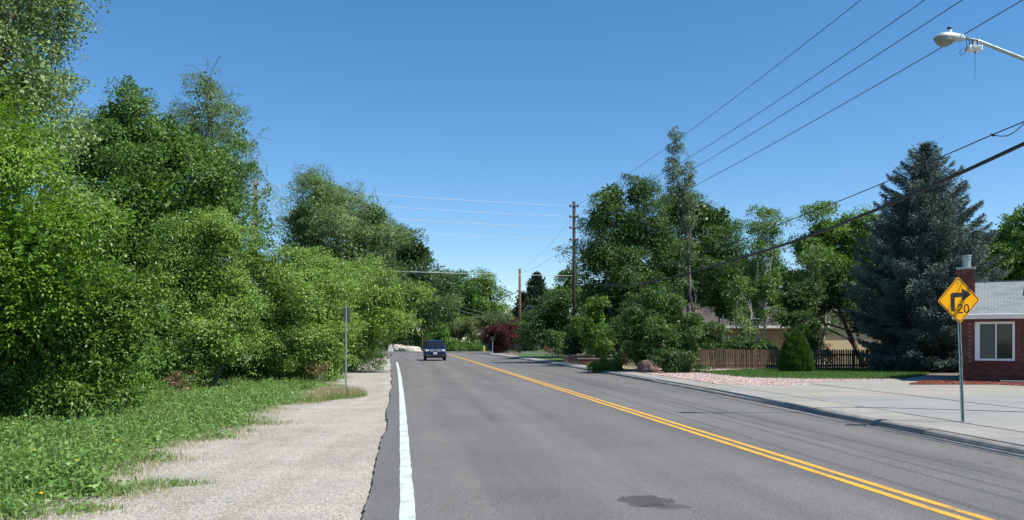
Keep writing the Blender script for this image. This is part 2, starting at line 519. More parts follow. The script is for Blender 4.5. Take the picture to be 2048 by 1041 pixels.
KX = curve([(7.75, 3), (7.2, 11.5), (6.78, 16.4), (5.95, 28.5), (3.72, 47.7), (1.5, 67), (-2.7, 97)])
YX = curve([(4.62, 3.5), (4.18, 7.33), (3.5, 12.1), (2.38, 22.4), (-2.3, 58), (-7.2, 97)], 2)
WX = curve([(-0.5, 4), (-0.93, 7.33), (-1.56, 12.1), (-3.0, 22.4), (-5.8, 42), (-8.85, 63)], 2)
AX = curve([(-1.0, 4), (-1.34, 7.33), (-1.95, 12.1), (-2.85, 19.2), (-4.3, 30), (-7.6, 50), (-11.0, 75), (-14.6, 100)])
GX = curve([(-4.0, 4), (-4.24, 7.33), (-4.6, 10.2), (-4.95, 14.8), (-5.25, 19.9), (-6.3, 30), (-9.0, 46), (-14.5, 80)])


def sheet(name, poly, z, mat, kind='structure', parent=None, thick=0.0, label=None, cat=None):
    """flat polygon at height z, with a skirt of depth thick"""
    n = len(poly)
    vs = [(x, y, z) for x, y in poly]
    fs = [tuple(range(n))]
    if thick:
        vs += [(x, y, z - thick) for x, y in poly]
        fs += [(i, (i + 1) % n, (i + 1) % n + n, i + n) for i in range(n)]
    me = bpy.data.meshes.new(name); me.from_pydata(vs, [], fs)
    bm = bmesh.new(); bm.from_mesh(me)
    bmesh.ops.triangulate(bm, faces=[f for f in bm.faces if len(f.verts) > 4])
    bmesh.ops.recalc_face_normals(bm, faces=bm.faces)
    up = [f for f in bm.faces if abs(f.normal.z) > 0.9 and f.calc_center_median().z > z - 1e-5]
    if up and up[0].normal.z < 0: bmesh.ops.reverse_faces(bm, faces=bm.faces)
    bm.to_mesh(me); bm.free()
    o = link(name, me, mat, parent)
    return tag(o, label, cat, kind=kind) if not parent else o


# ground: one sheet to the horizon
sheet('ground', [(-2500, -1500), (2500, -1500), (2500, 3500), (-2500, 3500)], -0.09, GROUND)

# gravel shoulder
ys = np.concatenate([np.arange(-12, 20, 0.6), np.arange(20, 86, 1.5)])
lr = np.random.default_rng(3)
left = [(GX(y) - 0.8 + lr.normal(0, 0.05) + 0.25 * math.sin(y * 0.9), y) for y in ys]
right = [(AX(y) + 0.5, y) for y in ys]
sheet('gravel_shoulder', left + right[::-1], -0.045, GRAVEL)

# road: rows between the ragged left edge and the gutter, then the bend to the right
rows = np.concatenate([np.arange(-20, 26, 0.12), np.arange(26, 99.2, 0.6)])
jag = 0.0
V, F = [], []
edge_pts = []
for i, y in enumerate(rows):
    jag = jag * 0.965 + lr.normal(0, 0.0065)
    xl = AX(y) + jag + 0.03 * math.sin(y * 0.9) + lr.normal(0, 0.004)
    edge_pts.append((xl, y))
    V += [(xl, y, 0.0), (KX(y) - 0.30, y, 0.0)]
    if i: F.append((2 * i - 2, 2 * i - 1, 2 * i + 1, 2 * i))
n0 = len(V)
yl = rows[-1]
bend = [(KX(yl) - 0.30, yl), (-2.6, 101.5), (-1.2, 103.2), (2.5, 104.4), (12, 105.6), (90, 112), (90, 124), (10, 121), (-9, 118.5), (-19, 117), (-30, 119), (-30, 108), (-17.5, 106), (edge_pts[-1][0], yl)]
V += [(x, y, 0.0) for x, y in bend]
F.append(tuple(range(n0, n0 + len(bend))))
me = bpy.data.meshes.new('road'); me.from_pydata(V, [], F)
bm = bmesh.new(); bm.from_mesh(me); bmesh.ops.remove_doubles(bm, verts=bm.verts, dist=1e-4); bmesh.ops.recalc_face_normals(bm, faces=bm.faces)
if sum(f.normal.z for f in bm.faces) < 0: bmesh.ops.reverse_faces(bm, faces=bm.faces)
bm.to_mesh(me); bm.free()
road = tag(link('road', me, ASPHALT), kind='structure')
# broken edge of the asphalt, dropping to the gravel
e = MB()
for i in range(len(edge_pts) - 1):
    (x0, y0), (x1, y1) = edge_pts[i], edge_pts[i + 1]
    if y0 > 70: break
    e.add([(x0, y0, -0.0005), (x1, y1, -0.0005), (x1 - 0.035, y1, -0.06), (x0 - 0.035, y0, -0.06)], [(0, 1, 2, 3)])
e.build('asphalt_edge', ASPH_EDGE, road)


def stripe(name, fx, off, width, y0, y1, z, mat, parent, jit=0.0, step=0.5):
    yy = np.arange(y0, y1, step)
    L, Rr = [], []
    for y in yy:
        j1, j2 = random.gauss(0, jit), random.gauss(0, jit)
        x = fx(y) + off
        L.append((x - width / 2 + j1, y)); Rr.append((x + width / 2 + j2, y))
    vs = [(x, y, z) for a in zip(L, Rr) for x, y in a]
    fs = [(2 * i, 2 * i + 1, 2 * i + 3, 2 * i + 2) for i in range(len(yy) - 1)]
    me = bpy.data.meshes.new(name); me.from_pydata(vs, [], fs)
    return link(name, me, mat, parent)


stripe('centre_line', YX, -0.105, 0.105, -18, 103, 0.004, YELLOW, road, 0.003)
stripe('centre_line', YX, 0.105, 0.105, -18, 103, 0.004, YELLOW, road, 0.003)
stripe('edge_line', WX, 0.0, 0.145, -18, 63.5, 0.004, LINE_W, road, 0.0035, 0.25)

# kerb with gutter, in sections
kerb = tag(bpy.data.objects.new('kerb', None), kind='structure'); C.objects.link(kerb)
gutter = tag(bpy.data.objects.new('gutter', None), kind='structure'); C.objects.link(gutter)
sidewalk = tag(bpy.data.objects.new('sidewalk', None), kind='structure'); C.objects.link(sidewalk)
driveway = tag(bpy.data.objects.new('driveway', None), kind='structure'); C.objects.link(driveway)


def kline(y, off):
    d = (KX(y + 0.2) - KX(y - 0.2)) / 0.4
    n = Vector((1, -d)).normalized()
    return KX(y) + n.x * off, y + n.y * off


y = -10.0
ki = 0
random.seed(21)
while y < 97.5:
    ln = 3.0
    a, b = y + 0.006, min(y + ln, 98.5) - 0.006
    sub = np.linspace(a, b, 5)
    low = 17.5 < y < 30 or 8 < y < 14                                 # drop kerb at the driveway
    hgt = 0.085 if low else 0.105
    prof = [(0.0, -0.02), (0.0, 0.02), (0.035, hgt * 0.75), (0.085, hgt), (0.17, hgt + 0.004), (0.17, -0.02)]
    rings = []
    for s in sub:
        d = 0.0
        rings.append([Vector((*kline(s, o), z + 0.004 * math.sin(s))) for o, z in prof])
    m = MB(); m.loft(rings); m.build('kerb_section', KERB, kerb)
    g = MB()
    g.loft([[Vector((*kline(s, o), z)) for o, z in ((-0.31, 0.006), (-0.002, 0.003), (-0.002, -0.05), (-0.31, -0.05))] for s in sub])
    g.build('gutter_section', GUTTER, gutter)
    y += ln
    ki += 1
# far corner of the kerb round the bend
fk = MB()
arc = [(KX(98.5), 98.5), (-2.35, 101.2), (-1.0, 102.9), (2.6, 104.1), (12, 105.3), (45, 108)]
fk.loft([[Vector((x + dx, y + dy, z)) for dx, dy, z in ((0, 0, -0.02), (0, 0, 0.13), (0.12, -0.12, 0.135), (0.12, -0.12, -0.02))] for x, y in arc])
fk.build('kerb_section', KERB, kerb)
fk = MB()
arc2 = [(90, 124.1), (10, 121.1), (-9, 118.6), (-19, 117.1), (-30, 119.1)]
fk.loft([[Vector((x, y + dy, z)) for dy, z in ((0, -0.02), (0, 0.13), (0.2, 0.135), (0.2, -0.02))] for x, y in arc2])
fk.build('kerb_section', KERB, kerb)

# sidewalk slabs behind the kerb
random.seed(5)
y = -10.0
concs = [CONC, CONC2, CONC3]
while y < 97:
    ln = 1.5
    z = 0.110 + random.uniform(-0.003, 0.003)
    a, b = y + 0.008, y + ln - 0.008
    sub = np.linspace(a, b, 3)
    m = MB()
    m.loft([[Vector((*kline(s, o), zz)) for o, zz in ((0.178, z - 0.006), (0.19, z), (1.20, z + 0.012), (1.212, z), (1.212, z - 0.1), (0.178, z - 0.1))] for s in sub])
    m.build('slab', concs[random.randrange(3)], sidewalk)
    y += ln

# driveway: a fan of slabs from the sidewalk to the brick house
DZ = 0.135
far_edge = [gp(1250, 758, DZ), gp(1335, 768.5, DZ), gp(1520, 774.5, DZ), gp(1660, 769, DZ), gp(1790, 762.5, DZ)]
rows_y = [9.0, 12.0, 15.0, 18.0, 21.5, 25.0, 28.4]
def dx0(y): return kline(y, 1.235)
# interior lines run away from the road: columns by distance from the kerb
cols = [1.235, 4.4, 7.6, 10.9, 14.2]
random.seed(9)
for i in range(len(rows_y) - 1):
    for j in range(len(cols) - 1):
        a, b = rows_y[i], rows_y[i + 1]
        # rows tilt so that the far edge of the driveway follows the pebble bed
        pts = [(a, cols[j]), (a, cols[j + 1]), (b, cols[j + 1]), (b, cols[j])]
        poly = []
        for yy, cc in pts:
            x, y2 = kline(yy, cc)
            y2 = yy + (cc - 1.2) * (0.10 + 0.28 * max(0, (yy - 15)) / 13.0)
            x = KX(yy) + cc * 1.0
            poly.append(Vector((x, y2)))
        c = sum(poly, Vector((0, 0))) / 4
        poly = [(c.x + (p.x - c.x) * (1 - 0.006 / max(0.5, abs(p.x - c.x))), c.y + (p.y - c.y) * (1 - 0.006 / max(0.5, abs(p.y - c.y)))) for p in poly]
        sheet('slab', poly, DZ - (0.010 if j == 0 else 0.0) + random.uniform(-0.002, 0.002), concs[random.randrange(3)], parent=driveway, thick=0.1)

# yard ground on the right: soil under beds and lawns
yy = list(np.arange(-10, 98, 4.0))
yard = [(KX(y) + 0.6, y) for y in yy] + [(-1.2, 103.6), (2.6, 104.4), (12, 105.6), (90, 112), (90, -10)]
sheet('yard_ground', yard, 0.092, SOIL, thick=0.0)
# pink pebble bed
bed = [tuple(gp(*p, 0.12)[:2]) for p in ((1215, 748), (1250, 756), (1335, 767.5), (1520, 773.5), (1660, 768), (1800, 761), (1800, 757.5), (1640, 757.5), (1500, 755), (1410, 747), (1420, 742), (1500, 738.5), (1640, 738), (1640, 735), (1380, 735), (1240, 740))]
bed = [(max(x, KX(y) + 1.32), y) for x, y in bed]
sheet('pebble_bed', bed, 0.118, PINK_BED)
# lawn with a curved tip
lawn_poly = [tuple(gp(*p, 0.14)[:2]) for p in ((1404, 745), (1440, 749.5), (1500, 755), (1640, 757.8), (1800, 757.8), (1838, 752), (1860, 747), (1860, 737), (1700, 737.2), (1560, 738.2), (1480, 739.5), (1425, 742))]
sheet('lawn', lawn_poly, 0.138, LAWN)
ed = MB()
for a, b in zip(lawn_poly[:5], lawn_poly[1:6]):
    ed.tube([(a[0], a[1] - 0.02, 0.13), (b[0], b[1] - 0.02, 0.13)], 0.022, 6)
tag(ed.build('lawn_edging', EDGING), 'thin dark edging strip along the lawn by the pebbles', 'edging')
# garden path and red mulch by the brick house
sheet('garden_path', [tuple(gp(*p, 0.14)[:2]) for p in ((1790, 761), (1838, 753), (1930, 753.5), (1935, 761))], 0.140, CONC)
mulch_poly = [tuple(gp(*p, 0.15)[:2]) for p in ((1818, 769), (1845, 762), (1930, 760.5), (2060, 766), (2060, 772), (1990, 769))]
sheet('mulch_bed', mulch_poly, 0.150, MULCH)
sheet('house_pad', [(15.2, 29.3), (22, 25), (34, 26), (34, 52), (15.5, 52), (15.5, 36)], 0.105, SOIL)
# far verge: lawn strips, mulch, dry grass beside the road
sheet('far_verge', [(KX(60) + 1.5, 60), (KX(80) + 1.4, 80), (0.2, 100.2), (4, 103), (20, 104.5), (16, 80), (10, 60)], 0.110, LAWN)
sheet('far_mulch', [(4.2, 94), (11.5, 92), (12, 96), (3.5, 97.5)], 0.116, MULCH)
sheet('straw_patch', [(KX(44) + 1.3, 44), (KX(52) + 1.3, 52), (7.2, 53), (6.6, 44.5)], 0.108, STRAWG)
sheet('far_lawn', [(-6, 119.2), (60, 123.5), (60, 160), (-14, 160)], 0.06, LAWN)
sheet('dirt_pullout', [(AX(58) - 6, 56), (AX(58) - 0.1, 57), (AX(66) - 0.1, 66), (AX(66) - 6, 66)], -0.04, GRAVEL)

# ------------------------------------------------------------------ foliage
def unit(a):
    return a / np.maximum(np.linalg.norm(a, axis=-1, keepdims=True), 1e-9)


def leaf_verts(p, d, nrm, ln, wd, fold=0.25):
    """rhombic folded leaves: base p, axis d, normal nrm"""
    d = unit(d)
    s = unit(np.cross(d, nrm))
    nrm = np.cross(s, d)
    ln = ln[:, None]; wd = wd[:, None]
    b = p
    m = p + d * ln * 0.45
    l = m + s * wd * 0.5 + nrm * wd * fold
    r = m - s * wd * 0.5 + nrm * wd * fold
    tip = p + d * ln
    return np.stack([b, r, tip, l], 1).reshape(-1, 3)


class Crown:
    def __init__(s, lobes, rng):
        s.c = np.array([l[:3] for l in lobes], float)
        s.r = np.array([l[3:6] for l in lobes], float)
        s.rng = rng
        s.ph = rng.uniform(0, 6.28, (len(lobes), 6))

    def sample(s, n, rmin, rmax=1.0, bump=0.16):
        rng = s.rng
        a = s.r[:, 0] * s.r[:, 1] + s.r[:, 1] * s.r[:, 2] + s.r[:, 0] * s.r[:, 2]
        k = rng.choice(len(a), n, p=a / a.sum())
        d = unit(rng.normal(size=(n, 3)))
        u = rmin + (rmax - rmin) * rng.random(n) ** 0.6
        ph = s.ph[k]
        f = 1 + bump * (np.sin(4.1 * d[:, 0] + ph[:, 0]) * np.sin(3.7 * d[:, 2] + ph[:, 1]) + 0.7 * np.sin(7.3 * d[:, 1] + ph[:, 2]) * np.sin(8.1 * d[:, 2] + ph[:, 3])
                       + 0.5 * np.sin(13 * d[:, 0] + ph[:, 4]) * np.sin(12 * d[:, 2] + ph[:, 5]))
        q = s.c[k] + d * s.r[k] * (u * f)[:, None]
        nrm = unit(d / s.r[k])
        keep = np.ones(n, bool)
        for j in range(len(a)):
            t = np.linalg.norm((q - s.c[j]) / s.r[j], axis=1)
            keep &= ~((t < min(0.6, rmin)) & (k != j) & (rng.random(n) < 0.75))
        return q[keep], nrm[keep]


def foliage(crown, rng, clumps, per, clump_r, leaf, asp=0.5, droop=0.25, rmin=0.6, bump=0.16, flat=0.65, fill=0.2, up=0.6, bough=2.0, cover=1.5):
    """leaves on the outside of many small bough-sized lumps that sit on the lobes, with larger sparse leaves deeper inside"""
    total = int(clumps * per * 1.5)
    area = float(np.sum(4 * PI * (crown.r.prod(1) ** (2 / 3)))) * 0.62
    bm_ = clump_r * bough
    nb = max(10, int(cover * area / (PI * bm_ ** 2)))
    q, on = crown.sample(nb, rmin * 0.94, 0.86, bump)
    n = len(q)
    br = bm_ * (0.4 + 1.0 * rng.random(n) ** 1.3)
    wgt = br ** 1.8 * rng.uniform(0.6, 1.3, n)
    idx = rng.choice(n, total, p=wgt / wgt.sum())
    N = len(idx)
    d0 = rng.normal(size=(N, 3)) * 0.8 + on[idx] * 0.6
    d0[:, 2] += 0.42
    d0 = unit(d0)
    # ragged lump: ripples in direction space, leaves at all depths of its outer half
    ph = rng.uniform(0, 6.28, (n, 3))[idx]
    rip = 1 + 0.34 * np.sin(5 * d0[:, 0] + ph[:, 0]) * np.sin(5 * d0[:, 1] + ph[:, 1]) + 0.2 * np.sin(11 * d0[:, 2] + ph[:, 2])
    r = br[idx] * rip * (1 - 0.5 * rng.random(N) ** 1.7)
    st = rng.random(N) < 0.02
    r = np.where(st, r * rng.uniform(1.02, 1.2, N), r)
    ax = unit(on + rng.normal(size=(n, 3)) * 0.7 + np.array([0, 0, 0.2]))
    k = rng.uniform(0.9, 2.1, n)
    of = d0 * (r / (0.5 + 0.5 * k[idx]) ** 0.7)[:, None] * np.array([1, 1, flat + 0.1])
    dot = np.sum(of * ax[idx], 1)
    p = q[idx] + of + ax[idx] * (dot * (k[idx] - 1))[:, None]
    p[:, 2] -= 0.12 * (r ** 2) / np.maximum(br[idx], 0.1)
    ct = rng.random(n)
    d = d0 * 0.6 + rng.normal(size=(N, 3)) * 0.5
    d[:, 2] -= droop
    nr = d0 * 1.0 + rng.normal(size=(N, 3)) * 0.40
    nr[:, 2] += up * 0.5
    ln = leaf * rng.uniform(0.65, 1.3, N)
    tint = np.clip(0.45 * ct[idx] + 0.55 * rng.random(N), 0, 1)
    vs = [leaf_verts(p, d, nr, ln, ln * asp)]
    ts = [tint]
    if fill:
        m = int(N * fill)
        q2, on2 = crown.sample(m, 0.15, 0.66, 0.05)
        M = len(q2)
        l2 = leaf * 1.75 * rng.uniform(0.7, 1.3, M)
        n2 = rng.normal(size=(M, 3)); n2[:, 2] += 0.4
        vs.append(leaf_verts(q2, rng.normal(size=(M, 3)), n2, l2, l2 * 0.75))
        ts.append(rng.random(M) * 0.7)  # inner leaves tinted darker, the crown's inner shade put into their colour
    return np.concatenate(vs), np.concatenate(ts), q


def px_lobes(ls, Y, depth=1.0):
    """(px, py, rx_px, ry_px[, dY[, ry_m]]) at distance Y -> ellipsoids in metres"""
    out = []
    for l in ls:
        yy = Y + (l[4] if len(l) > 4 else 0.0)
        c = at(l[0], l[1], yy)
        rx = l[2] * yy / FPX; rz = l[3] * yy / FPX
        ry = l[5] if len(l) > 5 else (rx * 0.6 + rz * 0.4) * depth
        out.append((c.x, c.y, c.z, rx, ry, rz))
    return out


def limb(mb, a, b, r0, r1, rng, n=5, sag=0.08, sides=6, wob=0.035):
    a, b = Vector(a), Vector(b)
    L = (b - a).length
    pts, rad = [], []
    for i in range(n + 1):
        t = i / n
        p = a.lerp(b, t)
        wv = Vector(rng.normal(size=3)) * L * wob * math.sin(PI * t)
        p = p + wv + Vector((0, 0, L * sag * math.sin(PI * t)))
        pts.append(p); rad.append(r0 + (r1 - r0) * t)
    mb.tube(pts, rad, sides, cap=False)
    return pts


def tree(name, label, cat, base, lobes, mat, bark=None, trunk_r=0.2, seed=1, clumps=700, per=45, clump_r=0.5, leaf=0.09, group=None,
         asp=0.5, droop=0.25, rmin=0.6, bump=0.16, fill=0.2, twigs=60, stems=1, extra=None, up=0.6, flat=0.65, wob=0.016, bough=2.0, cover=1.5):
    rng = np.random.default_rng(seed)
    base = Vector(base)
    root = empty(name, base, label, cat, group)
    lo = [(l[0] - base.x, l[1] - base.y, l[2] - base.z, l[3], l[4], l[5]) for l in lobes]
    cr = Crown(lo, rng)
    vs, ts, q = foliage(cr, rng, clumps, per, clump_r, leaf, asp, droop, rmin, bump, flat, fill, up, bough, cover)
    if extra:
        v2, t2 = extra(cr, rng)
        vs = np.concatenate([vs, v2]); ts = np.concatenate([ts, t2])
    me = np_mesh('crown', vs, 4, mat, ts)
    cro = link('crown', me, None, root)
    tb = MB()
    cz = sum(l[2] * l[3] for l in lo) / sum(l[3] for l in lo)
    cx = sum(l[0] * l[3] for l in lo) / sum(l[3] for l in lo)
    cy = sum(l[1] * l[3] for l in lo) / sum(l[3] for l in lo)
    for st in range(stems):
        ox = 0.0 if stems == 1 else rng.normal() * 0.35
        top = Vector((cx * 0.8 + ox * 2, cy * 0.8, cz))
        tp = limb(tb, (ox, rng.normal() * 0.1 * (stems > 1), -0.15), top, trunk_r * 1.25, trunk_r * 0.45, rng, 7, 0.0, 9, wob)
        ends = []
        for l in lo:
            if rng.random() < 0.35 and stems > 1: continue
            c = Vector(l[:3])
            k = 2 + int(rng.integers(0, 4))
            s0 = tp[min(k + (1 if c.z > cz else 0), 7)]
            pts = limb(tb, s0, c + Vector((0, 0, l[5] * 0.25)), trunk_r * 0.45, trunk_r * 0.15, rng, 5, 0.04, 6)
            ends.append(pts)
        if len(q) and ends:
            for i in rng.choice(len(q), min(len(q), twigs // stems), replace=False):
                t = Vector(q[i])
                best = min((pp for pts in ends for pp in pts[2:]), key=lambda p: (p - t).length)
                limb(tb, best, t, trunk_r * 0.10 + 0.006, 0.005, rng, 3, 0.05, 4)
    tb.build('trunk', bark or BARK, root, smooth=True)
    return root


def wispy_extra(n, length, leaf, asp=0.28, hang=0.5):
    """long thin shoots with leaves, standing out of the crown"""
    def f(cr, rng):
        q, on = cr.sample(n, 0.72, 0.95, 0.2)
        m = 26
        N = len(q)
        d = on * 0.8 + rng.normal(size=(N, 3)) * 0.3
        d[:, 2] += 0.55
        d = unit(d)
        L = length * rng.uniform(0.5, 1.2, N)
        def along(i, t):
            p = q[i] + d[i] * (L[i] * t)[:, None]
            p[:, 2] -= hang * L[i] * t ** 2
            return p
        t = np.tile(np.linspace(0.0, 1.0, m), N)
        i = np.repeat(np.arange(N), m)
        p = along(i, t) + rng.normal(size=(N * m, 3)) * 0.012
        ld = d[i] * 0.6 + rng.normal(size=p.shape) * 0.55
        ln = leaf * rng.uniform(0.7, 1.3, len(p)) * (1.1 - 0.4 * t)
        nr = rng.normal(size=p.shape); nr[:, 2] += 0.5
        vs, ts = [leaf_verts(p, ld, nr, ln, ln * asp)], [rng.random(len(p))]
        k = np.arange(N)
        side = unit(np.cross(d, rng.normal(size=(N, 3)))) * 0.007
        for a_, b_ in ((0, 0.35), (0.35, 0.7), (0.7, 1.0)):
            A, B = along(k, np.full(N, a_)), along(k, np.full(N, b_))
            vs.append(np.stack([A - side, A + side, B + side * 0.6, B - side * 0.6], 1).reshape(-1, 3)); ts.append(np.zeros(N))
        return np.concatenate(vs), np.concatenate(ts)
    return f


def pinnate_extra(n, leaf=0.085):
    """compound leaves: leaflets in pairs along a drooping stalk"""
    def f(cr, rng):
        q, on = cr.sample(n, 0.72, 1.02, 0.16)
        N = len(q)
        out = unit(on * 0.9 + rng.normal(size=(N, 3)) * 0.55 + np.array([0, 0, 0.15]))
        L = 0.30 * rng.uniform(0.7, 1.25, N)
        side = unit(np.cross(out, np.array([0, 0, 1.0])) + rng.normal(size=(N, 3)) * 0.15)
        vs, ts = [], []
        ct = rng.random(N)
        for k in range(7):
            t = 0.25 + 0.75 * (k // 2) / 3.0
            sgn = 0 if k == 6 else (1 if k % 2 else -1)
            p = q + out * (L * t)[:, None]
            p[:, 2] -= 0.35 * L * t ** 2
            d = out * (1.0 if sgn == 0 else 0.45) + side * sgn * 0.9 + rng.normal(size=(N, 3)) * 0.12
            d[:, 2] -= 0.45
            nr = rng.normal(size=(N, 3)) * 0.25 + on * 0.3; nr[:, 2] += 0.9
            ln = leaf * rng.uniform(0.8, 1.25, N)
            vs.append(leaf_verts(p, d, nr, ln, ln * 0.42)); ts.append(np.clip(0.6 * ct + 0.4 * rng.random(N), 0, 1))
        return np.concatenate(vs), np.concatenate(ts)
    return f


GL = 'trees and shrubs on the verge left of the road'
GR = 'trees and shrubs in the gardens right of the road'
GF = 'trees beyond the bend of the road'

# ---- left verge, near to far
tree('ash_tree', 'near lime green tree with long drooping compound leaves at the left edge', 'tree', (-10.9, 15.6, -0.1),
     px_lobes([(10, 330, 90, 110, 0.3), (-60, 470, 130, 140, 0), (70, 480, 95, 95, -0.3), (140, 450, 60, 45, 0.3), (-120, 340, 150, 200, 0.5), (20, 600, 110, 90, 0), (-130, 620, 130, 120, 0), (215, 440, 34, 26, 0.4), (130, 560, 70, 60, 0)], 15.6, 0.9),
     L_lime, trunk_r=0.13, seed=101, clumps=800, per=18, clump_r=0.36, leaf=0.08, asp=0.42, droop=0.5, rmin=0.5, bump=0.25, extra=pinnate_extra(3600), group=GL, fill=0.25)
tree('verge_shrub', 'tall mid green leafy shrub under the lime green tree at the left edge', 'shrub', (-9.6, 16.8, -0.1),
     px_lobes([(60, 690, 110, 90, 0), (170, 640, 90, 80, 0.2), (-40, 720, 120, 110, 0), (230, 600, 55, 50, 0.3), (150, 745, 80, 60, 0.2), (90, 790, 110, 50, 0), (250, 690, 45, 55, 0.5), (-60, 800, 120, 60, 0)], 16.8, 0.85),
     L_verge, trunk_r=0.07, seed=124, clumps=1000, per=18, clump_r=0.32, leaf=0.085, asp=0.42, droop=0.45, rmin=0.5, bump=0.25, stems=3, extra=pinnate_extra(2600), group=GL, fill=0.25)
tree('cottonwood_tree', 'tall silvery green cottonwood rising out of frame in the top left corner', 'tree', (-16.5, 24.5, -0.1),
     px_lobes([(100, 300, 60, 60, 0), (110, 380, 60, 60, 0), (20, 30, 115, 140, 0), (-60, 180, 150, 140, 0), (50, 170, 75, 110, -0.5), (-40, -120, 150, 150, 0.5), (70, -100, 70, 110, 0), (20, 300, 90, 90, 0), (-100, 330, 120, 120, 0), (-150, 60, 140, 200, 0)], 24.5, 0.9),
     L_cotton, BARK_GREY, 0.33, seed=102, clumps=1300, per=38, clump_r=0.5, leaf=0.088, asp=0.85, group=GL, fill=0.10)
tree('elm_tree', 'broad dark green tree with rounded top behind the verge shrubs', 'tree', (-13.6, 32.5, -0.1),
     px_lobes([(225, 300, 100, 98, 0), (330, 300, 118, 100, 0.5), (300, 420, 170, 125, -1), (425, 400, 82, 110, 0), (190, 430, 118, 115, 0), (330, 560, 165, 135, -0.5), (210, 590, 125, 135, 0), (240, 240, 70, 55, 0.2), (160, 320, 70, 80, 0), (410, 335, 60, 60, 0.6)], 32.5, 0.9),
     L_dark, trunk_r=0.3, seed=103, clumps=1900, per=40, clump_r=0.55, leaf=0.105, asp=0.5, group=GL)
tree('siberian_elm_tree', 'wispy grey green tree with feathery bare-tipped top above the dark tree', 'tree', (-14.5, 39.5, -0.1),
     px_lobes([(416, 200, 44, 66, 0), (462, 270, 50, 70, 0), (385, 250, 45, 60, 0), (412, 170, 26, 40, 0), (478, 370, 34, 60, 0), (430, 380, 60, 90, 0), (536, 385, 14, 34, 0), (460, 330, 40, 60, 0)], 39.5, 0.9),
     L_willow, BARK_GREY, 0.24, seed=104, clumps=800, per=26, clump_r=0.34, leaf=0.09, asp=0.35, rmin=0.35, twigs=170, extra=wispy_extra(330, 1.0, 0.085), group=GL, fill=0.05)
tree('box_elder_tree', 'yellow green box elder bulging towards the grass beside the dark hollow', 'tree', (-11.4, 29.5, -0.1),
     px_lobes([(400, 560, 75, 85, 0), (440, 480, 65, 55, 0.4), (385, 650, 60, 75, -0.4), (470, 600, 60, 75, 0), (440, 690, 75, 65, -0.6), (360, 520, 50, 50, 0.3)], 29.5, 0.95),
     L_elder, trunk_r=0.12, seed=105, clumps=1000, per=34, clump_r=0.36, leaf=0.075, asp=0.55, stems=3, group=GL)
tree('box_elder_tree', 'lower yellow green box elder with dead orange leaves, behind the thin signpost', 'tree', (-9.7, 33.5, -0.1),
     px_lobes([(560, 560, 75, 70, 0.5), (530, 650, 80, 75, 0), (620, 640, 80, 75, 0), (570, 715, 80, 50, -0.5), (650, 700, 65, 55, 0), (500, 530, 45, 50, 0.6), (640, 570, 55, 55, 0.8)], 33.5, 0.95),
     L_elder, trunk_r=0.12, seed=106, clumps=1150, per=34, clump_r=0.38, leaf=0.08, asp=0.55, stems=3, group=GL)
tree('box_elder_tree', 'spreading yellow green box elder overhanging the shoulder right of the thin signpost', 'tree', (-9.9, 43.5, -0.1),
     px_lobes([(700, 590, 75, 65, 0), (770, 590, 62, 48, 0), (740, 640, 70, 55, -0.6), (670, 640, 60, 70, 0.5), (720, 690, 50, 45, 0), (650, 560, 50, 45, 1), (790, 625, 30, 35, 0)], 43.5, 0.95),
     L_elder, trunk_r=0.14, seed=107, clumps=1000, per=34, clump_r=0.45, leaf=0.095, asp=0.55, stems=2, group=GL)
tree('willow_tree', 'large grey green willow with soft rounded crown behind the box elders', 'tree', (-11.5, 53, -0.1),
     px_lobes([(650, 440, 90, 82, 0), (610, 500, 66, 66, 0), (720, 470, 78, 82, 0.5), (770, 480, 34, 55, 0), (690, 530, 100, 70, -1), (640, 395, 40, 28, 0), (600, 440, 36, 50, 0), (750, 430, 36, 30, 0)], 53, 0.9),
     L_willow, BARK_GREY, 0.3, seed=108, clumps=1400, per=40, clump_r=0.75, leaf=0.14, asp=0.28, droop=0.5, twigs=80, extra=wispy_extra(420, 1.0, 0.11), group=GL, fill=0.1)
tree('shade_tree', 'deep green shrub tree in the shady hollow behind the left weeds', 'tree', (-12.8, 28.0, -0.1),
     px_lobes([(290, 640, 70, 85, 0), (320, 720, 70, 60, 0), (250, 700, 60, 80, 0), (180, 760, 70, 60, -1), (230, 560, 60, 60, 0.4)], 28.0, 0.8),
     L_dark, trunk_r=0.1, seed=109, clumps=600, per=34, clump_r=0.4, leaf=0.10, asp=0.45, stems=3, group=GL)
tree('verge_bush', 'low bright leafy bush at the front edge of the left weeds', 'bush', (-8.6, 20.0, -0.1),
     px_lobes([(235, 740, 42, 50, 0), (220, 790, 60, 40, 0), (180, 775, 45, 45, 0.3), (120, 800, 60, 45, 0)], 20.0, 0.9),
     L_bright, trunk_r=0.05, seed=110, clumps=300, per=30, clump_r=0.25, leaf=0.085, asp=0.42, stems=3, extra=pinnate_extra(500), group=GL)
tree('verge_bush', 'dark undergrowth bush at the foot of the box elders, left of the signpost', 'bush', (-10.2, 35.5, -0.1),
     px_lobes([(600, 735, 60, 28, 0), (520, 742, 70, 26, 0), (660, 730, 55, 30, 0), (440, 740, 70, 26, 0)], 34.8, 0.9),
     L_dark, trunk_r=0.05, seed=111, clumps=420, per=30, clump_r=0.3, leaf=0.09, asp=0.45, stems=3, group=GL)
tree('verge_bush', 'shaded bush under the spreading box elder beside the gravel', 'bush', (-10.6, 47, -0.1),
     px_lobes([(690, 715, 40, 35, 0), (650, 720, 50, 35, 0), (735, 705, 25, 26, 1)], 46, 0.9),
     L_dark, trunk_r=0.05, seed=112, clumps=380, per=28, clump_r=0.38, leaf=0.10, asp=0.45, stems=3, group=GL)
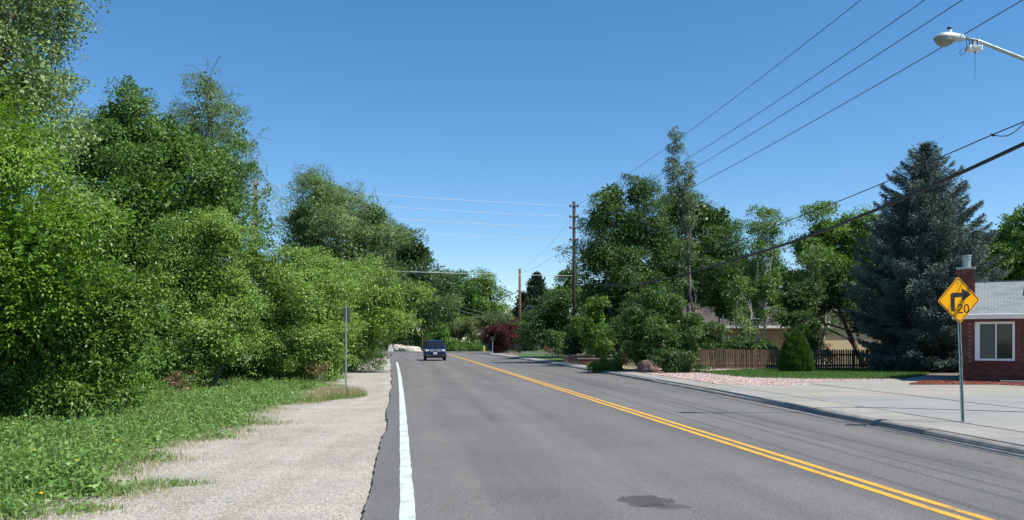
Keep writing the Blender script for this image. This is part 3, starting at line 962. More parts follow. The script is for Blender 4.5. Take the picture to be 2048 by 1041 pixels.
tree('cottonwood_tree', 'tall cottonwood in dark shade above the blue car, left of the bend', 'tree', (-21.5, 128, -0.1),
     px_lobes([(800, 560, 60, 95, 0), (840, 590, 45, 85, 0), (770, 640, 60, 65, 0), (820, 500, 42, 40, 0), (760, 560, 55, 90, 2), (845, 510, 22, 32, 0), (800, 670, 60, 32, 0)], 126, 0.8),
     L_deep, trunk_r=0.5, seed=113, clumps=900, per=34, clump_r=1.3, leaf=0.30, asp=0.6, rmin=0.55, group=GF)
tree('locust_tree', 'grey green tree between the dark cottonwood and the bright round tree', 'tree', (-16.5, 140, -0.1),
     px_lobes([(878, 610, 34, 62, 0), (860, 650, 36, 45, 0), (890, 570, 28, 34, 0)], 138, 0.8),
     L_willow, trunk_r=0.4, seed=114, clumps=420, per=30, clump_r=1.1, leaf=0.26, asp=0.5, group=GF)
tree('maple_tree', 'bright green round-topped tree beyond the bend of the road', 'tree', (-7.6, 156, -0.1),
     px_lobes([(930, 590, 38, 42, 0), (965, 600, 38, 42, 0), (905, 625, 36, 46, 0), (985, 630, 34, 40, 0), (940, 640, 60, 42, -1), (975, 570, 18, 20, 0)], 154, 0.8),
     L_bright, trunk_r=0.4, seed=115, clumps=560, per=32, clump_r=1.1, leaf=0.30, asp=0.6, group=GF)
tree('maple_tree', 'low rounded green tree left of the reddish utility pole', 'tree', (-1.5, 170, -0.1),
     px_lobes([(1005, 650, 40, 35, 0), (985, 660, 40, 30, 0), (1025, 655, 24, 26, 0)], 168, 0.8),
     L_bright, trunk_r=0.35, seed=116, clumps=300, per=28, clump_r=1.1, leaf=0.3, asp=0.6, group=GF)
tree('olive_tree', 'pale olive feathery tree in front of the far house', 'tree', (-9.6, 132, 0.0),
     px_lobes([(905, 660, 26, 24, 0), (935, 656, 30, 18, 0), (970, 650, 32, 18, 0), (1000, 652, 22, 18, 0), (888, 668, 18, 20, 0)], 131, 0.7),
     L_straw, trunk_r=0.16, seed=117, clumps=380, per=28, clump_r=0.7, leaf=0.2, asp=0.4, stems=3, group=GF)
tree('round_bush', 'bright green bush behind the blue car at the bend', 'bush', (-13.6, 126, 0.0),
     px_lobes([(880, 670, 28, 20, 0), (895, 685, 22, 16, -1), (850, 690, 40, 12, 0)], 125, 0.8),
     L_bright, trunk_r=0.1, seed=118, clumps=260, per=26, clump_r=0.6, leaf=0.2, asp=0.5, stems=2, group=GF)
tree('hedge', 'low dark clipped hedge along the far side of the bend', 'hedge', (-8.2, 125, 0.0),
     px_lobes([(905, 695, 26, 9, 0), (935, 695, 26, 9, 0), (955, 697, 14, 8, 0), (890, 698, 16, 8, 0)], 124, 1.6),
     L_dark, trunk_r=0.05, seed=119, clumps=300, per=26, clump_r=0.35, leaf=0.16, asp=0.5, stems=3, rmin=0.7, group=GF)
tree('plum_bush', 'round maroon-leaved bush beside the reddish utility pole', 'bush', (-1.6, 107, 0.1),
     px_lobes([(1003, 678, 36, 30, 0), (985, 665, 22, 18, 0), (1020, 662, 22, 20, 0), (1000, 695, 22, 14, 0)], 107, 0.9),
     L_maroon, bough=1.3, cover=2.2, trunk_r=0.08, seed=120, clumps=420, per=30, clump_r=0.5, leaf=0.15, asp=0.5, stems=3, group=GF)

tree('background_tree', 'dark tree glimpsed behind the box elders and the left pole', 'tree', (-24, 64, -0.1),
     px_lobes([(470, 600, 90, 90, 0), (380, 560, 80, 120, 0), (540, 620, 70, 70, 0), (300, 600, 100, 120, 0), (600, 640, 70, 60, 0), (430, 690, 150, 50, 0)], 64, 0.8),
     L_deep, trunk_r=0.3, seed=121, clumps=800, per=22, clump_r=0.9, leaf=0.22, asp=0.6, group=GL)
tree('background_tree', 'dark tree glimpsed behind the willow left of the road', 'tree', (-21, 82, -0.1),
     px_lobes([(700, 620, 80, 70, 0), (620, 600, 70, 80, 0), (740, 670, 50, 40, 0), (660, 690, 90, 40, 0)], 82, 0.8),
     L_deep, trunk_r=0.3, seed=122, clumps=600, per=22, clump_r=1.0, leaf=0.26, asp=0.6, group=GL)
tree('background_tree', 'dark tree far behind the near lime green tree', 'tree', (-34, 50, -0.1),
     px_lobes([(60, 560, 160, 150, 0), (200, 620, 120, 120, 0), (-80, 600, 150, 150, 0)], 50, 0.8),
     L_deep, trunk_r=0.3, seed=123, clumps=600, per=22, clump_r=0.9, leaf=0.22, asp=0.6, group=GL)

# ---- gardens on the right
tree('ash_tree', 'big dark green ash with open crown beside the tall dark utility pole', 'tree', (8.2, 58, 0.1),
     px_lobes([(1225, 400, 42, 48, 0), (1280, 390, 40, 42, 0), (1200, 440, 34, 42, 0), (1260, 460, 66, 60, 0), (1190, 520, 42, 44, 0), (1260, 560, 85, 60, 0), (1190, 590, 48, 45, 0), (1320, 480, 34, 50, 0.5), (1210, 640, 60, 60, 1), (1290, 640, 70, 60, 2)], 58, 0.85),
     L_ash, trunk_r=0.35, seed=130, clumps=1100, per=38, clump_r=0.62, leaf=0.13, asp=0.45, rmin=0.5, bump=0.24, twigs=140, group=GR)
tree('ash_tree', 'second dark green ash right of the thin columnar poplar', 'tree', (13.6, 60, 0.1),
     px_lobes([(1390, 440, 55, 55, 0), (1440, 450, 36, 55, 0), (1400, 520, 70, 65, 0), (1450, 540, 36, 60, 0), (1350, 420, 34, 45, 0), (1390, 590, 60, 45, 1), (1340, 540, 45, 60, 1)], 60, 0.85),
     L_ash, trunk_r=0.3, seed=131, clumps=900, per=36, clump_r=0.62, leaf=0.13, asp=0.45, rmin=0.5, bump=0.22, twigs=120, group=GR)
tree('poplar_tree', 'tall thin columnar poplar with sparse silvery top and bare lower twigs', 'tree', (11.0, 49, 0.1),
     px_lobes([(1351, 284, 13, 42, 0), (1346, 340, 13, 44, 0.2), (1375, 348, 12, 42, 0.2), (1352, 385, 15, 36, 0), (1372, 400, 15, 34, 0), (1376, 440, 13, 40, 0), (1380, 500, 10, 40, 0), (1368, 520, 8, 40, 0)], 49, 1.0),
     L_poplar, BARK_GREY, 0.085, wob=0.006, bough=0.95, cover=2.4, seed=132, clumps=420, per=20, clump_r=0.32, leaf=0.08, asp=0.75, rmin=0.15, bump=0.22, twigs=150, fill=0.02, group=GR)
tree('aspen_tree', 'bright aspen with slim white trunk standing behind the picket fence', 'tree', (14.2, 47.5, 0.1),
     px_lobes([(1525, 445, 30, 36, 0), (1515, 500, 30, 42, 0), (1545, 500, 28, 45, 0), (1510, 570, 34, 40, 0), (1535, 570, 34, 40, 0), (1495, 620, 22, 30, 0), (1525, 425, 14, 20, 0)], 47.5, 0.9),
     L_birch, BARK_WHITE, 0.085, bough=1.35, cover=1.5, seed=133, clumps=520, per=26, clump_r=0.42, leaf=0.085, asp=0.8, rmin=0.35, twigs=70, stems=2, fill=0.03, group=GR)
tree('aspen_tree', 'small sparse aspen with leaning pale trunk before the tan house wall', 'tree', (13.0, 46.5, 0.1),
     px_lobes([(1480, 590, 22, 34, 0), (1470, 640, 20, 28, 0), (1490, 660, 18, 22, 0), (1545, 640, 14, 24, 0)], 46.5, 0.9),
     L_birch, BARK_WHITE, 0.06, bough=1.2, cover=1.5, seed=134, clumps=170, per=24, clump_r=0.36, leaf=0.08, asp=0.8, rmin=0.3, twigs=50, stems=2, fill=0.02, group=GR)
tree('aspen_tree', 'grey green aspen with twin white trunks by the lit tan wall', 'tree', (18.2, 49, 0.1),
     px_lobes([(1620, 520, 30, 44, 0), (1640, 580, 26, 40, 0), (1605, 580, 26, 40, 0), (1660, 640, 30, 26, 0)], 49, 0.9),
     L_birch, BARK_WHITE, 0.09, bough=1.3, cover=1.4, seed=135, clumps=260, per=26, clump_r=0.42, leaf=0.085, asp=0.8, rmin=0.3, twigs=70, stems=2, fill=0.02, group=GR)
tree('linden_tree', 'broad green tree rising behind the tan house left of the spruce', 'tree', (24.5, 66, 0.1),
     px_lobes([(1650, 470, 48, 46, 0), (1700, 460, 44, 44, 0), (1615, 500, 36, 45, 0), (1680, 540, 80, 60, 0), (1735, 500, 30, 55, 0), (1600, 570, 45, 45, 0)], 66, 0.85),
     L_bright, trunk_r=0.3, seed=136, clumps=800, per=32, clump_r=0.7, leaf=0.16, asp=0.6, group=GR)
tree('linden_tree', 'dark low-branched tree shading the tan house beside the spruce', 'tree', (20.2, 47.0, 0.1),
     px_lobes([(1680, 590, 48, 30, 0), (1640, 610, 45, 24, 0), (1720, 600, 34, 36, 0), (1600, 615, 44, 22, 0), (1680, 560, 40, 30, 0), (1620, 580, 36, 28, 0), (1570, 640, 22, 20, 0), (1720, 650, 26, 30, 0)], 47, 0.9),
     L_deep, trunk_r=0.14, seed=137, clumps=520, per=28, clump_r=0.45, leaf=0.11, asp=0.5, rmin=0.4, group=GR)
tree('catalpa_tree', 'sunlit green tree behind the brick house at the right edge', 'tree', (36, 58, 0.1),
     px_lobes([(2020, 490, 50, 65, 0), (2065, 480, 50, 60, 0), (1995, 540, 40, 45, 0), (2050, 560, 70, 45, 0), (2100, 540, 60, 60, 0)], 58, 0.85),
     L_bright, trunk_r=0.3, seed=138, clumps=620, per=30, clump_r=0.65, leaf=0.17, asp=0.65, group=GR)
tree('background_tree', 'dark tree mass behind the roof of the tan house', 'tree', (20, 74, 0.1),
     px_lobes([(1470, 570, 50, 60, 0), (1530, 580, 50, 55, 0), (1590, 590, 50, 50, 0), (1440, 610, 50, 40, 0), (1650, 600, 60, 45, 0), (1540, 630, 120, 25, 0)], 74, 0.7),
     L_ash, trunk_r=0.3, seed=145, clumps=700, per=24, clump_r=0.8, leaf=0.2, asp=0.6, group=GR)
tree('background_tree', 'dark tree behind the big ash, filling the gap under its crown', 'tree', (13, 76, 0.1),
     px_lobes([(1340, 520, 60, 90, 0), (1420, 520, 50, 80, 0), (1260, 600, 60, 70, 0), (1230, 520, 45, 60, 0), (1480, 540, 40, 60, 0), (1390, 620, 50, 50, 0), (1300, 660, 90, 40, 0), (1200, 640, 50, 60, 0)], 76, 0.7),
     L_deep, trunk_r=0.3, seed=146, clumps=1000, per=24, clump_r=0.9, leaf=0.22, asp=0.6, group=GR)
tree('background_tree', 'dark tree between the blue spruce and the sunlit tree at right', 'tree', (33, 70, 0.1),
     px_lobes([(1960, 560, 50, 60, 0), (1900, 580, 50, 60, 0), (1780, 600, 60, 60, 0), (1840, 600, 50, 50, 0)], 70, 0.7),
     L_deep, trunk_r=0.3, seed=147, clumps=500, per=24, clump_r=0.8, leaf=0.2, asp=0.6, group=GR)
tree('garden_shrub', 'dark leafy shrubs row behind the lit left end of the picket fence', 'shrub', (12.6, 45.2, 0.1),
     px_lobes([(1425, 690, 26, 24, 0), (1460, 700, 26, 18, 0), (1500, 698, 28, 18, 0), (1540, 700, 24, 18, 0), (1405, 670, 20, 30, 0)], 45.2, 0.9),
     L_ash, trunk_r=0.05, seed=148, clumps=420, per=28, clump_r=0.3, leaf=0.09, asp=0.5, stems=3, group=GR)
tree('garden_shrub', 'dark tall shrub between the cone-shaped dwarf spruce and the tan house', 'shrub', (16.4, 46.0, 0.1),
     px_lobes([(1605, 665, 24, 30, 0), (1620, 695, 24, 26, 0), (1590, 640, 22, 26, 0), (1630, 650, 18, 22, 0)], 46.0, 0.9),
     L_ash, trunk_r=0.05, seed=155, clumps=260, per=28, clump_r=0.3, leaf=0.09, asp=0.5, stems=3, group=GR)
tree('ash_tree', 'young dark ash in front of the stone chimney of the tan house', 'tree', (12.6, 50.6, 0.1),
     px_lobes([(1440, 590, 34, 36, 0), (1465, 560, 28, 34, 0), (1430, 550, 30, 34, 0), (1450, 625, 30, 18, 0)], 50.6, 0.9),
     L_ash, BARK_GREY, trunk_r=0.07, seed=149, clumps=420, per=28, clump_r=0.42, leaf=0.11, asp=0.5, group=GR)
tree('garden_shrub', 'large rounded dark shrub at the left end of the picket fence', 'shrub', (6.8, 40.5, 0.1),
     px_lobes([(1300, 660, 50, 45, 0), (1340, 640, 44, 50, 0.4), (1280, 700, 42, 40, 0), (1360, 690, 42, 40, 0), (1320, 610, 34, 30, 0.3), (1380, 700, 26, 32, 0), (1260, 680, 22, 34, 0.2)], 40.5, 0.9),
     L_ash, trunk_r=0.08, seed=139, clumps=900, per=34, clump_r=0.36, leaf=0.09, asp=0.5, stems=3, group=GR)
tree('garden_shrub', 'small glossy dark shrub spilling over the pebbles beside the boulder', 'shrub', (8.0, 38.6, 0.1),
     px_lobes([(1350, 725, 28, 20, 0), (1335, 732, 20, 14, 0), (1370, 728, 18, 18, 0)], 38.6, 0.9),
     L_deep, trunk_r=0.04, seed=140, clumps=260, per=26, clump_r=0.24, leaf=0.075, asp=0.6, stems=3, group=GR)
tree('pear_tree', 'small sunlit tree in front of the dark ash and low brick wall', 'tree', (5.8, 54, 0.1),
     px_lobes([(1190, 625, 24, 26, 0), (1180, 660, 24, 28, 0), (1200, 665, 20, 32, 0), (1195, 605, 14, 12, 0)], 54, 0.95),
     L_bright, trunk_r=0.08, seed=141, clumps=300, per=30, clump_r=0.42, leaf=0.115, asp=0.5, group=GR)
tree('apple_tree', 'dense rounded green tree overhanging the far verge left of the low brick wall', 'tree', (5.2, 74, 0.1),
     px_lobes([(1120, 600, 36, 40, 0), (1090, 640, 34, 36, 0), (1130, 650, 40, 45, 0), (1110, 680, 40, 22, 0), (1140, 575, 20, 28, 0)], 74, 0.9),
     L_ash, trunk_r=0.2, seed=142, clumps=620, per=32, clump_r=0.65, leaf=0.16, asp=0.5, group=GR)
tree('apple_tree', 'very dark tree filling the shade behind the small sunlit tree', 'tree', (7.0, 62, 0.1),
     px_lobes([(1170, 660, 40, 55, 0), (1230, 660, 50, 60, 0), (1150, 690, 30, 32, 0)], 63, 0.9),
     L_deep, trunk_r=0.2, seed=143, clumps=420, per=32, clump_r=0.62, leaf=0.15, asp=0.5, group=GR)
tree('grass_clump', 'tufted green ornamental grass by the sidewalk left of the boulder', 'grass', (5.1, 42, 0.1),
     px_lobes([(1215, 737, 22, 9, 0), (1200, 739, 16, 7, 0), (1232, 735, 12, 10, 0)], 42, 1.2),
     L_bright, trunk_r=0.02, seed=144, clumps=170, per=30, clump_r=0.2, leaf=0.16, asp=0.10, droop=-0.8, stems=3, twigs=6, group=GR)


def conifer(name, label, base, h, rad, mat, seed, nbr, needle, density, group=None, prof=None):
    """branches all round the stem, each a drooping fan of needle-like faces that turns up at its tip"""
    rng = np.random.default_rng(seed)
    root = empty(name, base, label, 'tree', group)
    tb = MB()
    tb.tube([(0, 0, -0.1), (0, 0, h * 0.5), (0, 0, h * 0.97)], [rad * 0.075, rad * 0.045, 0.015], 8)
    prof = prof or ((0, 0.86), (0.15, 1.0), (0.32, 0.98), (0.55, 0.77), (0.78, 0.45), (0.93, 0.2), (1.0, 0.03))
    pt, pr = zip(*prof)
    P, D, Nn, Ln, T = [], [], [], [], []
    for b in range(nbr):
        t = (b + rng.random()) / nbr
        t = 1 - (1 - t) ** 0.72
        z = 0.25 + (h - 0.3) * t
        a = b * 2.39996 + rng.normal() * 0.3
        L = rad * float(np.interp(t, pt, pr)) * rng.uniform(0.74, 1.14) + 0.08
        dz = -0.30 + 0.75 * t + rng.normal() * 0.07
        ca, sa = math.cos(a), math.sin(a)
        m = max(10, int(density * (L + 0.25) * (0.6 + 0.4 * L)))
        s = 0.22 + 0.78 * rng.random(m) ** 0.7
        wid = (0.16 + 0.34 * L * np.clip(1.15 - s, 0.12, 1) * s)
        side = np.clip(rng.normal(size=m), -1.6, 1.6) * wid * 0.62
        hang = rng.random(m) ** 1.5 * (0.20 + 0.10 * L) * np.clip(1.25 - s, 0.2, 1)
        zz = z + L * (dz * s + 0.26 * s ** 2.4) - hang - np.abs(side) * 0.2
        px = ca * L * s - sa * side; py = sa * L * s + ca * side
        p = np.stack([px, py, zz], 1) + rng.normal(size=(m, 3)) * 0.035
        sg = np.sign(side) * 0.6
        d = np.stack([ca - sa * sg, sa + ca * sg, np.zeros(m)], 1) + rng.normal(size=(m, 3)) * 0.4
        d[:, 2] += 0.25 - 0.9 * rng.random(m) * (hang > 0.1)
        nr = rng.normal(size=(m, 3)) * 0.55; nr[:, 2] += 0.7; nr[:, 0] += ca * 0.4; nr[:, 1] += sa * 0.4
        P.append(p); D.append(d); Nn.append(nr); Ln.append(needle * rng.uniform(0.6, 1.35, m))
        T.append(np.clip(rng.uniform(-0.1, 0.4) + 0.6 * rng.random(m), 0, 1))
        if b % 2 == 0:
            tb.tube([(0, 0, z), (ca * L * 0.5, sa * L * 0.5, z + L * (dz * 0.5 + 0.04)), (ca * L * 0.92, sa * L * 0.92, z + L * (dz * 0.92 + 0.19))], [0.03, 0.018, 0.006], 4, cap=False)
    m = nbr * 40
    t = rng.random(m) ** 1.2; a = rng.uniform(0, 6.28, m)
    rr = rad * np.interp(t, pt, pr) * 0.55 * np.sqrt(rng.random(m))
    P.append(np.stack([rr * np.cos(a), rr * np.sin(a), 0.3 + (h - 0.5) * t], 1)); D.append(rng.normal(size=(m, 3))); Nn.append(rng.normal(size=(m, 3)))
    Ln.append(needle * 2.0 * rng.uniform(0.7, 1.3, m)); T.append(rng.random(m) * 0.3)  # needles near the stem get dark tints, painting in the crown's shade
    P = np.concatenate(P); D = np.concatenate(D); Nn = np.concatenate(Nn); Ln = np.concatenate(Ln); T = np.concatenate(T)
    vs = leaf_verts(P, D, Nn, Ln, Ln * 0.30, 0.1)
    link('crown', np_mesh('crown', vs, 4, mat, T), None, root)
    tb.build('trunk', BARK, root, smooth=True)
    return root


conifer('blue_spruce', 'tall conical blue spruce beside the brick house', (20.75, 41.2, 0.1), 11.5, 3.3, L_spruce, 150, 400, 0.135, 150, GR, prof=((0, 0.86), (0.15, 0.98), (0.32, 1.0), (0.55, 0.80), (0.78, 0.47), (0.92, 0.20), (1.0, 0.03)))
conifer('spruce_tree', 'dark conifer far behind the reddish utility pole', (4.6, 152, 0), 14.0, 4.2, L_conifer, 151, 200, 0.5, 16, GF)
conifer('spruce_tree', 'second dark conifer, lower, right of the reddish utility pole', (1.9, 147, 0), 10.0, 3.2, L_conifer, 152, 170, 0.45, 16, GF)
conifer('spruce_tree', 'small pale blue spruce by the far tan house', (2.75, 131, 0), 7.0, 1.9, L_spruce, 153, 130, 0.36, 16, GF)
tree('maple_tree', 'pale green tree peeping over the far conifers', 'tree', (9.0, 165, 0),
     px_lobes([(1075, 585, 26, 22, 0), (1100, 600, 26, 30, 0), (1060, 610, 20, 24, 0), (1095, 640, 40, 30, 0)], 164, 0.8),
     L_bright, trunk_r=0.35, seed=154, clumps=260, per=26, clump_r=1.1, leaf=0.32, asp=0.6, group=GF)


def cone_shrub():
    rng = np.random.default_rng(160)
    root = empty('dwarf_spruce', (13.85, 40.0, 0.135), 'clipped cone-shaped dwarf spruce on the lawn before the picket fence', 'shrub', GR)
    n = 34000
    h, r0 = 2.02, 0.80
    u = rng.random(n) ** 0.75
    z = h * (1 - u) ** 1.0
    t = z / h
    prof = np.interp(t, [0, 0.06, 0.2, 0.45, 0.7, 0.9, 1.0], [0.80, 0.97, 1.0, 0.86, 0.62, 0.32, 0.08]) * r0
    a = rng.uniform(0, 2 * PI, n)
    lump = 1 + 0.05 * np.sin(7 * a + 5 * z) + 0.04 * np.sin(11 * a - 9 * z) + 0.035 * np.sin(17 * z + 3 * a) + 0.03 * np.sin(23 * a + 2.0)
    rr = prof * lump * (1 - 0.16 * rng.random(n) ** 1.5)
    p = np.stack([rr * np.cos(a), rr * np.sin(a), z], 1)
    on = unit(np.stack([np.cos(a), np.sin(a), np.full(n, 0.35)], 1))
    d = on + rng.normal(size=(n, 3)) * 0.45
    d[:, 2] += 0.25
    ln = 0.07 * rng.uniform(0.6, 1.3, n)
    nr = rng.normal(size=(n, 3)) + on * 0.3
    link('crown', np_mesh('crown', leaf_verts(p, d, nr, ln, ln * 0.4), 4, L_alberta, rng.random(n)), None, root)
    m = MB(); m.tube([(0, 0, -0.05), (0, 0, 1.0), (0, 0, 1.9)], [0.07, 0.05, 0.01], 8); m.build('trunk', BARK, root)


cone_shrub()

# ---- weeds and grass on the left verge
def blades(n, region, hmin, hmax, wd, mat, name, label, rng, tint_lo=0.0, lean=0.5, cat='grass'):
    x, y, z0 = region(n, rng)
    n = len(x)
    h = rng.uniform(hmin, hmax, n)
    a = rng.uniform(0, 2 * PI, n)
    wv = np.stack([np.cos(a), np.sin(a), np.zeros(n)], 1) * (wd * rng.uniform(0.6, 1.3, n))[:, None]
    b = rng.uniform(0, 2 * PI, n)
    ld = np.stack([np.cos(b), np.sin(b), np.zeros(n)], 1) * (h * lean * rng.random(n))[:, None]
    p = np.stack([x, y, z0], 1)
    mid = p + ld * 0.35; mid[:, 2] += h * 0.6
    tip = p + ld; tip[:, 2] += h
    v = np.stack([p - wv, p + wv, mid + wv * 0.75, mid - wv * 0.75, mid - wv * 0.75, mid + wv * 0.75, tip, tip], 1)
    quad = np.stack([p - wv, p + wv, mid + wv * 0.8, mid - wv * 0.8], 1)
    tri = np.stack([mid - wv * 0.8, mid + wv * 0.8, tip + wv * 0.1, tip - wv * 0.1], 1)
    vs = np.concatenate([quad, tri], 1).reshape(-1, 3)
    t = np.clip(tint_lo + rng.random(n) * (1 - tint_lo), 0, 1)
    o = link(name, np_mesh(name, vs, 4, mat, np.repeat(t, 2)))
    return tag(o, label, cat, kind='stuff')


def verge_region(y0, y1, depth, edge=0.0, power=2.0):
    edge = edge + 0.5
    def f(n, rng):
        y = y0 * (y1 / y0) ** (rng.random(n) ** 1.0)
        g = np.array([GX(v) for v in np.linspace(y0, y1, 200)])
        gx = np.interp(y, np.linspace(y0, y1, 200), g)
        x = gx - edge - depth * rng.random(n) + 0.30 * np.sin(y * 0.9) + 0.25 * np.sin(y * 2.3 + 1) + 0.2 * np.sin(y * 5.1) + np.abs(rng.normal(size=n)) * 0.18
        k = (np.sin(x * 2.1 + y * 1.3) * np.sin(y * 1.7 - x * 0.8) > -0.55) | (rng.random(n) < 0.35)
        return x[k], y[k], np.full(k.sum(), -0.085)
    return f


rg = np.random.default_rng(200)
blades(90000, verge_region(4.5, 50, 7.0, -0.1), 0.06, 0.22, 0.0045, L_grass, 'verge_grass', 'green grass on the left verge between gravel and trees', rg)
blades(16000, verge_region(5.0, 50, 1.0, -0.5), 0.03, 0.14, 0.0035, L_dry, 'dry_grass', 'dry straw grass fringe along the edge of the gravel', rg, lean=0.9)


def weeds():
    """broad-leaved weeds: low leafy stems in patches"""
    rng = np.random.default_rng(201)
    x, y, z = verge_region(4.6, 45, 7.0, 0.1)(6600, rng)
    n = len(x)
    h = (0.08 + 0.34 * rng.random(n) ** 2.2) * (0.6 + 0.5 * np.clip(np.sin(x * 1.2 + 2) * np.sin(y * 0.8), 0, 1))
    per = 24
    i = np.repeat(np.arange(n), per)
    t = rng.random(len(i))
    spread = 0.13 * (1.1 - 0.5 * t)
    p = np.stack([x[i] + rng.normal(size=len(i)) * spread, y[i] + rng.normal(size=len(i)) * spread, z[i] + h[i] * t + 0.02], 1)
    d = rng.normal(size=p.shape); d[:, 2] = d[:, 2] * 0.4 + 0.25
    nr = rng.normal(size=p.shape) * 0.5; nr[:, 2] += 1.0
    kind = rng.random(n)[i]
    ln = np.where(kind < 0.6, 0.045, 0.10) * rng.uniform(0.7, 1.4, len(i))
    asp = np.where(kind < 0.6, 0.85, 0.30)
    o = link('verge_weeds', np_mesh('verge_weeds', leaf_verts(p, d, nr, ln, ln * asp), 4, L_weed, np.clip(0.5 * rng.random(n)[i] + 0.5 * rng.random(len(i)), 0, 1)))
    tag(o, 'leafy green weeds and clover on the left verge', 'weeds', kind='stuff')


weeds()


def patch(cx, cy, rx, ry, z=-0.05):
    def f(n, rng):
        a = rng.uniform(0, 2 * PI, n); r = np.sqrt(rng.random(n)) * (0.75 + 0.25 * np.sin(3 * a + 1))
        return cx + rx * r * np.cos(a), cy + ry * r * np.sin(a), np.full(n, z)
    return f


blades(4200, patch(-5.25, 24.4, 0.85, 2.3), 0.10, 0.34, 0.004, L_dry, 'dry_grass_tuft', 'tall straw coloured grass round the foot of the thin signpost', rg, lean=0.6)
blades(2600, patch(-5.2, 24.0, 0.9, 2.6), 0.06, 0.2, 0.004, L_grass, 'green_grass_tuft', 'short green grass mixed in round the foot of the thin signpost', rg, lean=0.6)
for (cx, cy, rx, ry, n, lab) in ((-3.95, 9.4, 0.55, 0.4, 700, 'small isolated grass patch on the gravel near the left weeds'),
                                 (-4.15, 8.0, 0.35, 0.3, 400, 'smallest grass patch at the bottom left gravel edge')):
    blades(n, patch(cx, cy, rx, ry), 0.02, 0.08, 0.004, L_grass, 'grass_patch', lab, rg, lean=1.2)

blades(5000, verge_region(4.8, 48, 6.0, 0.5), 0.22, 0.5, 0.004, L_grass, 'tall_grass', 'scattered taller grass stems standing above the left weeds', rg, tint_lo=0.4)
# dandelions in the near weeds
for (px, py, lab) in ((233, 882, 'yellow dandelion in the weeds nearest the gravel'), (69, 902, 'yellow dandelion in the weeds near the left edge'),
                      (152, 922, 'small low yellow dandelion in the clover'), (82, 988, 'faint yellow dandelion at the bottom left weeds')):
    b = gp(px, py, 0.28)
    r = empty('dandelion', (b.x, b.y, -0.05), lab, 'flower', 'dandelions in the left verge')
    m = MB(); m.tube([(0, 0, 0), (0.01, 0, 0.2), (0, 0.01, 0.33)], 0.004, 5); m.build('stem', L_grass if False else plain('stem_green', (0.1, 0.2, 0.04)), r)
    m = MB(); m.lathe([(0.003, 0.325), (0.014, 0.332), (0.018, 0.338), (0.011, 0.344), (0.002, 0.347)], 10); m.build('flower_head', plain('dandelion_yellow', (0.8, 0.45, 0.01)), r, smooth=True)

# dead brown stalks
def dead_plant(px, py, Y, n, sz, lab, seed):
    rng = np.random.default_rng(seed)
    c = at(px, py, Y)
    r = empty('dead_branch', (c.x, c.y, -0.08), lab, 'branch')
    m = MB()
    tips = []
    for k in range(7):
        a = Vector((rng.normal() * 0.05, rng.normal() * 0.05, 0)); b = Vector((rng.normal() * sz * 0.6, rng.normal() * sz * 0.4, (c.z + 0.1) * rng.uniform(0.7, 1.15)))
        m.tube([a, a.lerp(b, 0.5) + Vector((0, 0, 0.08)), b], [0.012, 0.008, 0.004], 5); tips.append(b)
    m.build('stalk', WOOD_GREY, r)
    p = np.array([tips[i % 7] for i in range(n)]) + rng.normal(size=(n, 3)) * sz * 0.3
    ln = 0.10 * rng.uniform(0.6, 1.4, n)
    link('dead_leaves', np_mesh('dead_leaves', leaf_verts(p, rng.normal(size=(n, 3)), rng.normal(size=(n, 3)), ln, ln * 0.4), 4, L_rust, rng.random(n)), None, r)


dead_plant(362, 760, 24.5, 260, 0.4, 'dead brown branch poking out of the weeds under the hollow', 1)
dead_plant(640, 735, 31.5, 200, 0.35, 'rusty dead twigs at the foot of the box elder by the signpost', 2)

# ---- stones: pink pebbles, stones on the shoulder, mulch chips and lawn blades
def stones(name, label, n, region, smin, smax, mat_list, seed, z, cat='gravel', flat=0.6):
    rng = np.random.default_rng(seed)
    x, y = region(n, rng)
    n = len(x)
    s = rng.uniform(smin, smax, n)
    base = np.array([(1, 0, 0), (-0.5, 0.87, 0), (-0.5, -0.87, 0), (0.1, 0.05, 1)], float)
    f = np.array([(0, 1, 3), (1, 2, 3), (2, 0, 3)])
    a = rng.uniform(0, 2 * PI, n)
    v = np.repeat(base[None], n, 0) * rng.uniform(0.6, 1.25, (n, 4, 3))
    v[:, :, 2] *= flat
    ca, sa = np.cos(a)[:, None], np.sin(a)[:, None]
    xx = v[:, :, 0] * ca - v[:, :, 1] * sa; yy = v[:, :, 0] * sa + v[:, :, 1] * ca
    P = np.stack([xx * s[:, None] + x[:, None], yy * s[:, None] + y[:, None], v[:, :, 2] * s[:, None] + z], 2)
    vs = P[:, f].reshape(-1, 3)
    o = link(name, np_mesh(name, vs, 3, mat_list, np.repeat(rng.random(n), 3)))
    return tag(o, label, cat, kind='stuff')


def stonemat(name, c1, c2, c3):
    m, t, b = newmat(name)
    a = t.nodes.new('ShaderNodeAttribute'); a.attribute_name = 'tint'
    t.links.new(ramp(t, a.outputs['Fac'], [(0, c1), (0.5, c2), (1, c3)]), b.inputs['Base Color'])
    b.inputs['Roughness'].default_value = 0.9
    return m


def in_poly(poly):
    P = np.array(poly)
    lo, hi = P.min(0), P.max(0)
    def f(n, rng):
        q = lo + rng.random((n, 2)) * (hi - lo)
        ins = np.zeros(n, bool)
        j = len(P) - 1
        for i in range(len(P)):
            c = ((P[i, 1] > q[:, 1]) != (P[j, 1] > q[:, 1])) & (q[:, 0] < (P[j, 0] - P[i, 0]) * (q[:, 1] - P[i, 1]) / (P[j, 1] - P[i, 1] + 1e-12) + P[i, 0])
            ins ^= c; j = i
        return q[ins, 0], q[ins, 1]
    return f


